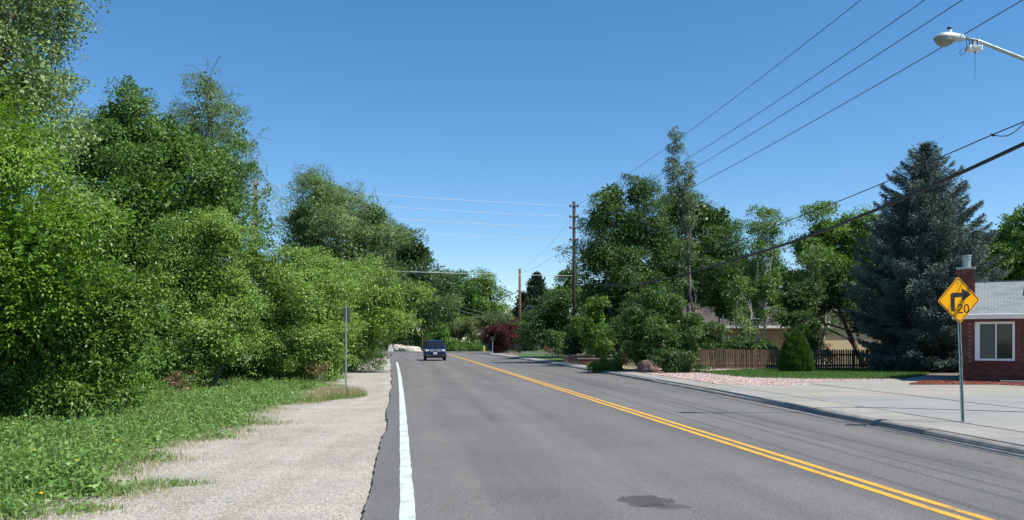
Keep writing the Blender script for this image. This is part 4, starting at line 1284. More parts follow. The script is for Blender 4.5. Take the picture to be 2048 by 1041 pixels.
PEB = stonemat('pebble_pink', (0.26, 0.165, 0.14), (0.46, 0.34, 0.30), (0.66, 0.56, 0.51))
stones('pebbles', 'pink and cream pebbles of the bed along the sidewalk', 60000, in_poly(bed), 0.025, 0.06, PEB, 300, 0.117)
SHS = stonemat('shoulder_stone', (0.20, 0.175, 0.15), (0.40, 0.36, 0.31), (0.58, 0.54, 0.48))
def shoulder_region(n, rng):
    y = 5 * (34 / 5) ** rng.random(n)
    yy = np.linspace(5, 34, 100)
    a = np.interp(y, yy, [GX(v) for v in yy]) - 0.2; b = np.interp(y, yy, [AX(v) for v in yy]) - 0.02
    return a + (b - a) * rng.random(n), y
stones('shoulder_stones', 'loose small stones scattered over the gravel shoulder', 26000, shoulder_region, 0.004, 0.013, SHS, 301, -0.046)
MCH = stonemat('mulch_chip', (0.09, 0.02, 0.012), (0.20, 0.05, 0.03), (0.30, 0.09, 0.05))
stones('mulch_chips', 'red bark mulch chips by the brick house', 9000, in_poly(mulch_poly), 0.03, 0.07, MCH, 302, 0.15, 'mulch')
def lawn_region(n, rng):
    x, y = in_poly(lawn_poly)(n, rng)
    return x, y, np.full(len(x), 0.135)
blades(42000, lawn_region, 0.03, 0.075, 0.006, L_lawn, 'lawn_grass', 'short mown grass of the lawn before the picket fence', rg, lean=0.7)

# ------------------------------------------------------------------ brick house at the right edge
def cbox(name, w_, d_, h_, bev=0.004):
    m = MB(); m.box((0, 0, 0), (w_, d_, h_))
    me = m.mesh(name)
    return me


HU = Vector((0.866, -0.5, 0))      # along the wall
HV = Vector((0.5, 0.866, 0))       # into the house
HA = math.atan2(-0.5, 0.866)
house = empty('brick_house', (16.45, 30.0, 0.10), 'red brick house with grey shingle roof at the right edge', 'house', rz=HA)
WALL_H = 2.42
LEN, DEP = 11.0, 6.2
# inner wall (mortar) with the window opening
wx0, wx1, wz0, wz1 = 0.42, 1.66, 0.80, 2.20
m = MB()
for (x0, x1, z0, z1) in ((0.0, wx0, 0, WALL_H), (wx1, LEN, 0, WALL_H), (wx0, wx1, 0, wz0), (wx0, wx1, wz1, WALL_H)):
    m.box(((x0 + x1) / 2, 0.16, (z0 + z1) / 2), (x1 - x0, 0.28, z1 - z0))
m.box((0.14, DEP / 2 + 0.15, WALL_H / 2), (0.28, DEP - 0.3, WALL_H))
m.box((LEN / 2, DEP, WALL_H / 2), (LEN, 0.28, WALL_H))
m.box((LEN - 0.14, DEP / 2 + 0.15, WALL_H / 2), (0.28, DEP - 0.3, WALL_H))
wall = m.build('wall', MORTAR, house)
BW, BH = 0.203, 0.064
PX_, PZ_ = 0.213, 0.0745
bm_by = []
for mt in BRICKS:
    me = cbox('brick', BW, 0.05, BH); me.materials.append(mt); bm_by.append(me)
half = []
for mt in BRICKS:
    me = cbox('brick_half', BW / 2 - 0.005, 0.05, BH); me.materials.append(mt); half.append(me)
random.seed(31)
rest = [MB() for _ in BRICKS]
nb = 0
for k in range(int(WALL_H / PZ_)):
    z = 0.035 + k * PZ_
    i = 0
    while True:
        x = (0.10 if k % 2 == 0 else 0.0) + i * PX_
        i += 1
        if x > LEN - 0.1: break
        if wx0 - 0.12 < x < wx1 + 0.12 and wz0 - 0.05 < z < wz1 + 0.03: continue
        c = random.choices(range(4), (4, 3, 2, 2))[0]
        pr = random.uniform(-0.004, 0.004)
        if x < 2.3:
            link('brick', bm_by[c], None, wall, (x, 0.012 + pr, z)); nb += 1
        else:
            rest[c].box((x, 0.012 + pr, z), (BW, 0.05, BH))
    # closers at the window jambs
    for jx in (wx0 - 0.06, wx1 + 0.06):
        if wz0 - 0.05 < z < wz1 + 0.03:
            link('brick', half[random.randrange(4)], None, wall, (jx, 0.012, z))
    # side wall courses
    for j in range(int(DEP / PX_) - 1):
        rest[random.randrange(4)].box((0.0, 0.16 + (0.1 if k % 2 else 0) + j * PX_, z), (0.05, BW, BH))
for c, mb in enumerate(rest):
    o = mb.build('bricks_beyond', BRICKS[c], wall); o['kind'] = 'stuff'
# projecting brick base course under the window
for k in range(8):
    for i in range(9):
        x = 0.12 + (0.1 if k % 2 else 0) + i * PX_
        link('brick', bm_by[random.randrange(4)], None, wall, (x, -0.05, 0.035 + k * PZ_))
m = MB(); m.box((1.0, -0.045, 8 * PZ_ + 0.02), (2.05, 0.10, 0.045)); m.build('ledge', BRICKS[3], wall, bevel=0.006)
win = MB()
fw = 0.075
win.box(((wx0 + wx1) / 2, -0.005, wz1 - fw / 2), (wx1 - wx0, 0.07, fw)).box(((wx0 + wx1) / 2, -0.005, wz0 + fw / 2), (wx1 - wx0, 0.07, fw))
win.box((wx0 + 0.08, -0.004, (wz0 + wz1) / 2), (0.16, 0.07, wz1 - wz0 - 2 * fw - 0.004)).box((wx1 - fw / 2, -0.004, (wz0 + wz1) / 2), (fw, 0.07, wz1 - wz0 - 2 * fw - 0.004))
wf = win.build('window', WHITE, house, bevel=0.006)
mid = (wx0 + 0.16 + wx1 - fw) / 2
m = MB(); m.box((mid, 0.02, (wz0 + wz1) / 2), (0.045, 0.05, wz1 - wz0 - 2 * fw)); m.build('mullion', WHITE, wf)
BLIND = plain('window_blind', (0.045, 0.056, 0.053), 0.2, noise=0.1, scale=4, spec=0.6)
for x0, x1, mt in ((wx0 + 0.16, mid - 0.022, BLIND), (mid + 0.022, wx1 - fw, GLASS_DARK)):
    m = MB(); m.box(((x0 + x1) / 2, 0.045, (wz0 + wz1) / 2), (x1 - x0, 0.012, wz1 - wz0 - 2 * fw)); m.build('pane', mt, wf)
m = MB(); m.box(((wx0 + wx1) / 2, -0.03, wz0 - 0.035), (wx1 - wx0 + 0.1, 0.14, 0.06)); m.build('window_sill', BRICKS[3], house, bevel=0.005)
# roof: two slopes with eave board, gutter and shingle courses
OV, RISE = 0.42, 1.38
RUN = DEP / 2 + OV
EZ = WALL_H + 0.02
rx0, rx1 = -0.30, LEN + 0.3
m = MB()
m.prism([(0, 0), (RUN, RISE), (2 * RUN, 0), (2 * RUN, -0.10), (RUN, RISE - 0.12), (0, -0.10)], rx1 - rx0,
        Matrix(((0, 1, 0, rx0), (1, 0, 0, -OV), (0, 0, 1, EZ), (0, 0, 0, 1))))
roof = m.build('roof', SHINGLES[1], house)
m = MB(); m.box(((rx0 + rx1) / 2, -OV - 0.015, EZ - 0.055), (rx1 - rx0, 0.025, 0.17)); m.box(((rx0 + rx1) / 2, -OV + 0.2, EZ - 0.125), (rx1 - rx0 - 0.04, 0.40, 0.02))
m.build('fascia', WHITE, roof)
m = MB(); m.box(((rx0 + rx1) / 2, -OV - 0.075, EZ - 0.005), (rx1 - rx0, 0.09, 0.08)); m.build('roof_gutter', WHITE, roof, bevel=0.02)
sl = math.atan2(RISE, RUN)
shm = []
for mt in SHINGLES:
    me = cbox('shingle', 0.298, 0.155, 0.022); me.materials.append(mt); shm.append(me)
sl_len = math.hypot(RISE, RUN)
shrest = MB()
nrow = int(sl_len / 0.142)
for k in range(nrow):
    s = 0.06 + k * 0.142
    x = rx0 + 0.15 + (0.1 * (k % 3))
    while x < rx1 - 0.15:
        pos = (x, -OV + s * math.cos(sl), EZ + s * math.sin(sl) + 0.016)
        if x < 2.9:
            link('shingle', shm[random.randrange(3)], None, roof, (pos[0], pos[1], pos[2] + random.uniform(0, 0.003)), (sl + 0.035, 0, 0))
        else:
            shrest.box((0, 0, 0), (0.3, 0.155, 0.012), Matrix.Translation(pos) @ Matrix.Rotation(sl + 0.035, 4, 'X'))
        x += 0.31
o = shrest.build('shingles_beyond', SHINGLES[0], roof); o['kind'] = 'stuff'
m = MB(); m.box(((rx0 + rx1) / 2, -OV + RUN, EZ + RISE + 0.02), (rx1 - rx0, 0.22, 0.03)); m.build('ridge_cap', SHINGLES[2], roof)
# taller cross wing that shows as a step in the ridge
m = MB()
m.box((LEN * 0.5 + 1.2, DEP * 0.62, EZ + 0.9), (LEN - 3.4 - 2.3, DEP * 0.66, 1.15))
m.build('upper_wall', BRICKS[1], house)
m = MB(); m.prism([(0, 0), (2.4, 0.62), (4.8, 0), (4.8, -0.1), (0, -0.1)], 7.0, Matrix(((0, 1, 0, 2.25), (1, 0, 0, DEP * 0.62 - 2.4), (0, 0, 1, EZ + 1.22), (0, 0, 0, 1))))
m.build('upper_roof', SHINGLES[0], house)
# chimney of the brick house
chim = MB(); chim.box((0.11, 1.55, 3.2), (0.54, 0.54, 2.1)); ch = chim.build('chimney', MORTAR, house)
for k in range(24):
    z = 2.45 + k * PZ_
    o2 = 0.1 if k % 2 else 0.0
    for i in range(3):
        x = -0.16 + i * PX_ + (0.05 if k % 2 else 0.0)
        link('brick', bm_by[random.randrange(4)], None, ch, (min(x, 0.29), 1.275, z))
    for sx in (-0.165, 0.385):
        for i in range(2):
            link('brick', bm_by[random.randrange(4)], None, ch, (sx, 1.42 + i * PX_ + o2 * 0.5, z), (0, 0, PI / 2))
m = MB(); m.box((0.11, 1.55, 4.27), (0.66, 0.66, 0.06)); m.build('chimney_cap', GALV, ch, bevel=0.01)
m = MB(); m.lathe([(0.14, 4.29), (0.14, 4.62), (0.165, 4.63), (0.165, 4.67), (0.145, 4.675), (0.145, 4.72), (0.165, 4.73), (0.165, 4.77), (0.02, 4.78)], 20, (0.13, 1.5, 0)); m.build('flue', GALV, ch, smooth=False)
m = MB(); m.box((0.43, 1.3, 3.03), (0.03, 0.6, 0.5)); m.build('flashing', GALV, ch)
# door mat and step by the house wall
m = MB(); m.box((1.85, -0.55, 0.08), (1.3, 0.55, 0.09)); tag(m.build('stone_step', CONC3, None, (16.45, 30.0, 0.10), (0, 0, HA), bevel=0.01), 'low concrete step slab against the brick house wall', 'step')

# ------------------------------------------------------------------ tan house behind the picket fence
def tan_house():
    base = Vector((11.9, 53.0, 0.1))
    h = empty('tan_house', base, 'tan stucco house with brown roof behind the picket fence', 'house')
    L, D, H = 8.0, 9.0, 2.45
    wins = ((1.15, 1.75, 0.35, 1.85), (2.15, 2.75, 0.35, 1.85), (7.0, 7.5, 0.9, 1.9))
    m = MB()
    xs = [0.0]
    for (x0, x1, z0, z1) in wins:
        m.box(((xs[-1] + x0) / 2, 0.1, H / 2), (x0 - xs[-1], 0.2, H))
        m.box(((x0 + x1) / 2, 0.1, z0 / 2), (x1 - x0, 0.2, z0)).box(((x0 + x1) / 2, 0.1, (z1 + H) / 2), (x1 - x0, 0.2, H - z1))
        xs.append(x1)
    m.box(((xs[-1] + L) / 2, 0.1, H / 2), (L - xs[-1], 0.2, H))
    m.box((0.1, D / 2 + 0.1, H / 2), (0.2, D - 0.2, H)).box((L - 0.1, D / 2 + 0.1, H / 2), (0.2, D - 0.2, H)).box((L / 2, D + 0.1, H / 2), (L, 0.2, H))
    m.build('wall', STUCCO, h)
    for (x0, x1, z0, z1) in wins:
        f = MB(); c = ((x0 + x1) / 2, 0.06, (z0 + z1) / 2)
        f.box((c[0], 0.05, z1 - 0.03), (x1 - x0, 0.12, 0.06)).box((c[0], 0.05, z0 + 0.03), (x1 - x0, 0.12, 0.06))
        f.box((x0 + 0.03, 0.052, c[2]), (0.06, 0.12, z1 - z0 - 0.124)).box((x1 - 0.03, 0.052, c[2]), (0.06, 0.12, z1 - z0 - 0.124))
        w_ = f.build('window', WHITE, h)
        p = MB(); p.box((c[0], 0.12, c[2]), (x1 - x0 - 0.12, 0.02, z1 - z0 - 0.12)); p.build('pane', plain('pane_blue', (0.12, 0.17, 0.18), 0.08), w_)
    m = MB()
    m.prism([(0, 0), (D / 2 + 0.6, 1.45), (D + 1.2, 0), (D + 1.2, -0.12), (D / 2 + 0.6, 1.30), (0, -0.12)], L + 0.8, Matrix(((0, 1, 0, -0.4), (1, 0, 0, -0.6), (0, 0, 1, H + 0.05), (0, 0, 0, 1))))
    rf = m.build('roof', ROOF_BROWN, h)
    m = MB(); m.box((L / 2, -0.62, H - 0.03), (L + 0.8, 0.03, 0.17)); m.build('fascia', WHITE, rf)
    m = MB(); m.tube([(5.2, 3.2, H + 0.9), (5.2, 3.2, H + 1.6)], 0.07, 10); m.build('vent_pipe', BRICKS[0], rf)
    # higher wing at the right
    WX_, WL, WH, WD = 7.4, 5.2, 3.55, 7.0
    m = MB(); oy = 1.0
    ww = (8.35, 9.0, 0.45, 0.95)
    m.box(((L + ww[0]) / 2, oy + 0.1, WH / 2), (ww[0] - L, 0.2, WH)).box(((ww[1] + WX_ + WL) / 2, oy + 0.1, WH / 2), (WX_ + WL - ww[1], 0.2, WH))
    m.box(((ww[0] + ww[1]) / 2, oy + 0.1, ww[2] / 2), (ww[1] - ww[0], 0.2, ww[2])).box(((ww[0] + ww[1]) / 2, oy + 0.1, (ww[3] + WH) / 2), (ww[1] - ww[0], 0.2, WH - ww[3]))
    m.box((WX_ + WL - 0.1, oy + 0.1 + WD / 2, WH / 2), (0.2, WD - 0.2, WH)).box((L + 0.1, oy + 0.1 + WD / 2, WH / 2), (0.2, WD - 0.2, WH))
    m.build('wing_wall', STUCCO2, h)
    f = MB(); f.box(((ww[0] + ww[1]) / 2, oy + 0.05, (ww[2] + ww[3]) / 2), (ww[1] - ww[0], 0.06, ww[3] - ww[2]))
    w_ = f.build('window', WHITE, h); p = MB(); p.box(((ww[0] + ww[1]) / 2, oy + 0.015, (ww[2] + ww[3]) / 2), (ww[1] - ww[0] - 0.12, 0.02, ww[3] - ww[2] - 0.12)); p.build('pane', GLASS_DARK, w_)
    f = MB(); f.box((9.5, oy - 0.02, 2.95), (1.0, 0.05, 0.75)); w_ = f.build('window', WHITE, h)
    for sx in (-0.235, 0.235):
        p = MB(); p.box((9.5 + sx, oy - 0.05, 2.95), (0.39, 0.02, 0.6)); p.build('pane', GLASS_DARK, w_)
    m = MB()
    m.prism([(0, 0), (WD / 2 + 0.5, 1.2), (WD + 1.0, 0), (WD + 1.0, -0.12), (WD / 2 + 0.5, 1.05), (0, -0.12)], WL + 0.6, Matrix(((0, 1, 0, WX_ - 0.1), (1, 0, 0, oy - 0.5), (0, 0, 1, WH + 0.03), (0, 0, 0, 1))))
    r2 = m.build('wing_roof', ROOF_BROWN, h)
    m = MB(); m.box((WX_ + WL / 2 + 0.2, oy - 0.52, WH - 0.04), (WL + 0.6, 0.03, 0.16)); m.build('fascia', WHITE, r2)
    # stone chimney on the left gable
    m = MB(); m.box((-0.05, 0.7, 1.95), (0.75, 0.8, 4.0)); ch = m.build('chimney', MORTAR, h)
    rng = random.Random(4)
    for k in range(16):
        z = 0.15 + k * 0.235
        n_ = 3
        for i in range(n_):
            m = MB(); wd = 0.24 + rng.uniform(-0.05, 0.03)
            m.box((-0.30 + i * 0.25 + rng.uniform(-0.02, 0.02), 0.29, z), (wd, 0.10 + rng.uniform(0, 0.05), 0.2 + rng.uniform(-0.03, 0.015)))
            m.build('stone', STONE[rng.randrange(3)], ch, bevel=0.015)
        for i in range(3):
            m = MB(); m.box((0.335, 0.42 + i * 0.26, z), (0.10, 0.23, 0.2 + rng.uniform(-0.03, 0.015))); m.build('stone', STONE[rng.randrange(3)], ch)
    return h


tan_house()

# ------------------------------------------------------------------ picket fence, one picket at a time
fence = empty('picket_fence', (9.6, 43.4, 0.1), 'brown wooden picket fence behind the lawn', 'fence')
pk = []
for mt in PICKETS:
    m = MB(); m.prism([(-0.042, 0), (0.042, 0), (0.042, 1.0), (0.0, 1.07), (-0.042, 1.0)], 0.02); me = m.mesh('picket'); me.materials.append(mt); pk.append(me)
random.seed(77)
x = 0.0
while x < 10.6:
    o = link('picket', pk[random.randrange(3)], None, fence, (x, random.uniform(-0.006, 0.006), 0.02 + random.uniform(-0.015, 0.02)), (random.gauss(0, 0.01), random.gauss(0, 0.012), 0))
    x += 0.118 + random.uniform(-0.006, 0.006)
for z in (0.22, 0.78):
    m = MB(); m.box((5.3, 0.052, z), (10.8, 0.04, 0.09)); m.build('rail', PICKETS[1], fence)
for i in range(6):
    m = MB(); m.box((0.1 + i * 2.1, 0.125, 0.5), (0.09, 0.09, 1.05)); m.build('post', PICKETS[1], fence)

# low brick garden wall, timber panel, boulder
gw = empty('garden_wall', (4.3, 53.0, 0.1), 'low red brick garden wall in tree shade', 'wall')
random.seed(6)
m = MB(); m.box((1.5, 0.1, 0.17), (3.1, 0.16, 0.34)); core = m.build('core', MORTAR, gw)
for k in range(4):
    for i in range(14):
        m_ = bm_by[random.randrange(4)]
        link('brick', m_, None, gw, (0.1 + i * PX_ + (0.1 if k % 2 else 0), 0.015, 0.05 + k * PZ_))
m = MB(); m.box((1.5, 0.08, 0.37), (3.15, 0.26, 0.05)); m.build('coping', CONC3, gw, bevel=0.01)
pl = empty('timber_wall', (3.75, 57.0, 0.1), 'low dark timber retaining wall with pale top plank', 'wall')
for k in range(3):
    m = MB(); m.box((0.9, 0.1, 0.1 + k * 0.17), (2.2, 0.16, 0.16)); m.build('timber', WOOD_GREY, pl, bevel=0.01)
m = MB(); m.box((1.2, 0.05, 0.56), (1.6, 0.3, 0.05), Matrix.Rotation(0.03, 4, 'Y')); m.build('plank', ROCK_PALE, pl)
gt = empty('fence_panel', (5.75, 59.5, 0.1), 'short brown timber fence panel under the small sunlit tree', 'fence')
for i in range(8):
    m = MB(); m.box((0.07 + i * 0.135, 0, 0.45), (0.12, 0.025, 0.86)); m.build('board', PICKETS[(i * 2) % 3], gt)
for sx in (-0.03, 1.14):
    m = MB(); m.box((sx, 0.0, 0.48), (0.1, 0.1, 0.98)); m.build('post', WOOD_RED, gt)
m = MB(); m.box((0.55, -0.03, 0.88), (1.15, 0.04, 0.09)); m.build('rail', WOOD_RED, gt)


def rock(name, label, loc, dims, mat, seed, cat='boulder', group=None):
    bm = bmesh.new()
    bmesh.ops.create_icosphere(bm, subdivisions=3, radius=1.0)
    rng = np.random.default_rng(seed)
    ph = rng.uniform(0, 6.28, 6)
    for v in bm.verts:
        c = v.co
        f = 1 + 0.16 * math.sin(2.3 * c.x + ph[0]) * math.sin(2.9 * c.z + ph[1]) + 0.09 * math.sin(5.1 * c.y + ph[2]) * math.sin(4.7 * c.x + ph[3]) + 0.05 * math.sin(9 * c.z + ph[4])
        q = c * f
        v.co = Vector((q.x * dims[0] + 0.25 * q.z * dims[0] * math.sin(ph[5]), q.y * dims[1], max(-0.6, q.z) * dims[2]))
    me = bpy.data.meshes.new(name); bm.to_mesh(me); bm.free()
    return tag(link(name, me, mat, None, loc), label, cat, group)


rock('boulder', 'large pinkish boulder under the dark shrub by the pebbles', gp(1296, 740.3, 0.22), (0.5, 0.4, 0.5), BOULDER, 1)
rock('boulder', 'flat pale boulder at the left bend beyond the road, right one', (-15.0, 121.0, 0.3), (1.7, 0.8, 0.75), ROCK_PALE, 2, group='boulders at the left of the bend')
rock('boulder', 'flat pale boulder at the left bend beyond the road, left one', (-16.9, 121.6, 0.3), (1.2, 0.8, 0.9), ROCK_PALE, 3, group='boulders at the left of the bend')
m = MB(); m.prism([(-0.45, 0), (0.45, 0), (0.3, 0.35), (0.2, 1.15), (-0.2, 1.15), (-0.3, 0.35)], 0.4)
tag(m.build('concrete_marker', WHITE, None, (-17.6, 118.6, 0.0)), 'small white concrete marker in tree shade at the left of the bend', 'marker')
# short kerb on the left beyond the gravel
m = MB()
m.loft([[Vector((AX(s) - 0.3 + dx, s, z)) for dx, z in ((0, -0.05), (0, 0.12), (0.16, 0.12), (0.2, -0.05))] for s in (76, 80, 84, 88, 92)])
m.build('kerb_section', GUTTER, kerb)

# ------------------------------------------------------------------ far house, fence, hydrant and small signs beyond the bend
fh = empty('far_house', (-5.4, 134.0, 0.05), 'low tan house with flat eaves beyond the bend, behind the maroon bush', 'house')
m = MB(); m.box((4.6, 2.5, 1.35), (10.2, 5, 2.7)); m.build('wall', STUCCO2, fh)
m = MB(); m.prism([(0, 0), (3.2, 0.9), (6.4, 0), (6.4, -0.2), (0, -0.2)], 11.4, Matrix(((0, 1, 0, -1.1), (1, 0, 0, -0.7), (0, 0, 1, 2.8), (0, 0, 0, 1)))); rf = m.build('roof', ROOF_BROWN, fh)
m = MB(); m.box((4.6, -0.72, 2.7), (11.4, 0.04, 0.22)); m.build('fascia', WHITE, rf)
m = MB(); m.box((1.4, -0.03, 1.05), (2.4, 0.05, 2.0)); g = m.build('garage_door', plain('garage_grey', (0.30, 0.29, 0.27), 0.7), fh)
for k in range(4):
    mm = MB(); mm.box((1.4, -0.07, 0.3 + k * 0.5), (2.3, 0.03, 0.44)); mm.build('panel', MATS['garage_grey'], g)
m = MB(); m.box((-0.35, -0.08, 1.3), (0.25, 0.12, 2.6)); m.build('pillar', WHITE, fh)
m = MB(); m.box((6.4, -0.02, 1.5), (1.4, 0.06, 1.0)); wn = m.build('window', WHITE, fh); m = MB(); m.box((6.4, -0.06, 1.5), (1.25, 0.03, 0.85)); m.build('pane', GLASS_DARK, wn)
ff = empty('board_fence', (5.1, 128.5, 0.05), 'tall weathered board fence beside the far tan house', 'fence')
m = MB()
for i in range(32):
    m.box((1.15 + i * 0.155, random.uniform(-0.01, 0.01), 0.85), (0.145, 0.025, 1.7))
o = m.build('boards', WOOD_GREY, ff); o['kind'] = 'stuff'
m = MB()
for i in range(6):
    m.box((0.1 + i * 0.17, 0, 0.85), (0.165, 0.03, 1.72))
m.build('gate', WOOD_RED, ff)
for i in range(4):
    m = MB(); m.box((i * 2.0 + 0.02, 0.07, 0.9), (0.1, 0.1, 1.8)); m.build('post', WOOD_GREY, ff)

hy = empty('fire_hydrant', (-4.1, 119.6, 0.13), 'yellow fire hydrant on the far kerb of the bend', 'hydrant')
m = MB(); m.lathe([(0.16, 0), (0.16, 0.05), (0.11, 0.07), (0.11, 0.5), (0.14, 0.52), (0.14, 0.56), (0.12, 0.62), (0.06, 0.72), (0.03, 0.75), (0.03, 0.8), (0.005, 0.8)], 14); m.build('barrel', HYD, hy, smooth=False)
for a in (0, PI / 2, PI):
    m = MB(); m.tube([(0, 0, 0.42), (0.2 * math.cos(a), -0.2 * math.sin(a), 0.42)], 0.06, 10); m.build('outlet', HYD, hy)
for (px, yb, Y, hp, lab, c1, c2) in ((985, 0.1, 104.0, 30, 'small dark sign on a thin post by the maroon bush', GALV, SIGN_BACK),
                                     (845, 0.0, 121.0, 45, 'brown board sign on an orange post behind the blue car', POLE_GREY, POLE_DARK)):
    b = at(px, HZ, Y)
    s_ = empty('small_sign', (b.x, Y, yb), lab, 'sign')
    hh = hp * Y / FPX * 1.05
    m = MB(); m.tube([(0, 0, -0.1), (0, 0, hh)], 0.05, 8); m.build('post', c1, s_)
    m = MB(); m.box((0.1 if px < 900 else 0, -0.065, hh - 0.15), (1.0 if px < 900 else 0.45, 0.03, 0.3 if px < 900 else 0.5)); m.build('plate', c2, s_)
b = at(1111, HZ, 96)
mbx = empty('garden_post', (b.x, 96, 0.1), 'dark slim garden post beside the far red mulch', 'post')
m = MB(); m.tube([(0, 0, -0.1), (0, 0, 1.15)], 0.045, 8); m.build('shaft', POLE_DARK, mbx)
m = MB(); m.box((0, 0, 1.25), (0.2, 0.3, 0.2)); m.build('box', POLE_DARK, mbx, bevel=0.03)

# ------------------------------------------------------------------ yellow turn warning sign
def ribbon(pts, wd, closed=False):
    """flat stroke in the xz plane as polygon quads"""
    P = [Vector((x, 0, z)) for x, z in pts]
    n = len(P)
    L, Rr = [], []
    for i in range(n):
        a = P[(i - 1) % n] if (closed or i > 0) else P[i]
        b = P[(i + 1) % n] if (closed or i < n - 1) else P[i]
        t = (b - a).normalized(); nn = Vector((-t.z, 0, t.x))
        L.append(P[i] + nn * wd / 2); Rr.append(P[i] - nn * wd / 2)
    m = MB()
    vs = [v for q in zip(L, Rr) for v in q]
    k = n if closed else n - 1
    m.add(vs, [(2 * i, 2 * i + 1, (2 * i + 3) % (2 * n), (2 * i + 2) % (2 * n)) for i in range(k)])
    return m


def rdiamond(half, r, n=5, y=0.0):
    """diamond with rounded corners; half = half diagonal"""
    pts = []
    for c, (cx, cz) in enumerate(((half, 0), (0, half), (-half, 0), (0, -half))):
        s = 1 - r * math.sqrt(2) / half
        for k in range(n + 1):
            a = PI / 2 * c - PI / 4 + PI / 2 * k / n
            pts.append((cx * s + r * math.cos(a), cz * s + r * math.sin(a)))
    return pts


SB = gp(1927, 845, 0.12)
lean = math.atan2((1927 - 1917) * 15.2 / FPX, (845 - 605) * 15.2 / FPX)
ts = empty('turn_sign', (SB.x, SB.y, 0.10), 'yellow diamond right turn sign with 20 on leaning post by the driveway', 'sign', rz=R(23))
ts.rotation_euler = (0, -lean, R(8.5))
HS = 2.25
m = MB()
# U channel post
prof = [(-0.032, -0.004), (-0.032, -0.010), (-0.018, -0.010), (-0.012, 0.016), (0.012, 0.016), (0.018, -0.010), (0.032, -0.010), (0.032, -0.004), (0.022, -0.004), (0.016, 0.022), (-0.016, 0.022), (-0.022, -0.004)]
m.loft([[Vector((x, y_ + 0.02, z)) for x, y_ in prof] for z in (-0.3, HS + 0.42)])
post = m.build('post', GALV_GREEN, ts)
hm = MB(); hm.lathe([(0.007, 0.0), (0.007, 0.002)], 8); hme = hm.mesh('hole'); hme.materials.append(BLACK)
for k in range(34):
    link('hole', hme, None, post, (0, 0.0345, 0.12 + k * 0.05), (PI / 2, 0, 0))
plate = MB(); plate.prism(rdiamond(0.431, 0.045), 0.004, Matrix.Translation((0, 0.0, HS))); pl_ = plate.build('plate', SIGN_Y, ts)
bd = ribbon(rdiamond(0.402, 0.040), 0.014, True); bd.build('border', SIGN_K, pl_, (0, -0.003, HS))
ar = MB()
ar_poly_stem = [(-0.165, -0.195), (-0.085, -0.195), (-0.085, 0.045), (-0.07, 0.06), (0.065, 0.06), (0.065, 0.14), (-0.115, 0.14), (-0.15, 0.127), (-0.165, 0.095)]
ar.add([(x, 0, z) for x, z in ar_poly_stem], [tuple(range(9))])
ar.add([(x, 0, z) for x, z in ((0.065, 0.22), (0.25, 0.10), (0.065, -0.02))], [(0, 1, 2)])
ar.build('arrow', SIGN_K, pl_, (0.0, -0.003, HS))
two = [(-0.055, 0.045), (-0.048, 0.072), (-0.022, 0.088), (0.012, 0.086), (0.036, 0.066), (0.036, 0.040), (0.018, 0.014), (-0.018, -0.018), (-0.048, -0.050), (-0.056, -0.074), (0.05, -0.074)]
ribbon([(x * 0.9, z * 0.88) for x, z in two], 0.022).build('digit', SIGN_K, pl_, (0.025, -0.003, HS - 0.158))
zero = [(0.046 * math.cos(a), 0.080 * math.sin(a) + 0.004) if False else (0.046 * math.copysign(abs(math.cos(a)) ** 0.75, math.cos(a)), 0.078 * math.copysign(abs(math.sin(a)) ** 0.75, math.sin(a)) + 0.006) for a in [2 * PI * k / 24 for k in range(24)]]
ribbon([(x * 0.9, z * 0.88) for x, z in zero], 0.022, True).build('digit', SIGN_K, pl_, (0.146, -0.003, HS - 0.158))
for dz in (-0.36, 0.33):
    m = MB(); m.tube([(0, -0.010, HS + dz), (0, 0.03, HS + dz)], 0.013 if dz > 0 else 0.02, 10); m.build('bolt', GALV, pl_)

# thin post on the left with a sign seen nearly edge-on
tp = gp(692, 782, -0.03)
ps = empty('signpost', (tp.x, tp.y, -0.05), 'thin metal signpost with dark sign seen nearly edge-on at the gravel shoulder', 'sign')
m = MB(); m.loft([[Vector((x * 0.9, y_, z)) for x, y_ in prof] for z in (-0.2, 2.80)]); m.build('post', GALV, ps, rot=(0, 0, PI))
m = MB(); m.box((0, 0, 0), (0.46, 0.004, 0.46)); m.build('plate', SIGN_BACK, ps, (0.01, 0.04, 2.53), (0, 0, R(76)), bevel=0.001)

# ------------------------------------------------------------------ street lamp on an arm from the right
LY = 16.2
lb = at(1926, 78, LY)
la = Vector((11.9, LY + 0.3, 0))
lamp = empty('street_lamp', (la.x, la.y, 0.1), 'grey cobra-head street lamp on a long arm at the top right', 'street lamp')
o0 = Vector((la.x, la.y, 0.1))
def lp(px, py, Y): return at(px, py, Y) - o0
m = MB(); m.tube([(0, 0, -0.2), (0, 0, 3.4), (0, 0, 6.8)], [0.11, 0.095, 0.075], 14); m.build('pole', GALV, lamp, smooth=True)
arm = [lp(1924, 75, LY), lp(1960, 84, LY), lp(2000, 100, LY + 0.05), lp(2048, 119, LY + 0.1), lp(2110, 148, LY + 0.2), Vector((-0.5, -0.05, 6.60)), Vector((0, 0, 6.28))]
m = MB(); m.tube(arm, [0.03, 0.034, 0.036, 0.038, 0.042, 0.046, 0.05], 12); m.build('arm', GALV, lamp, smooth=True)
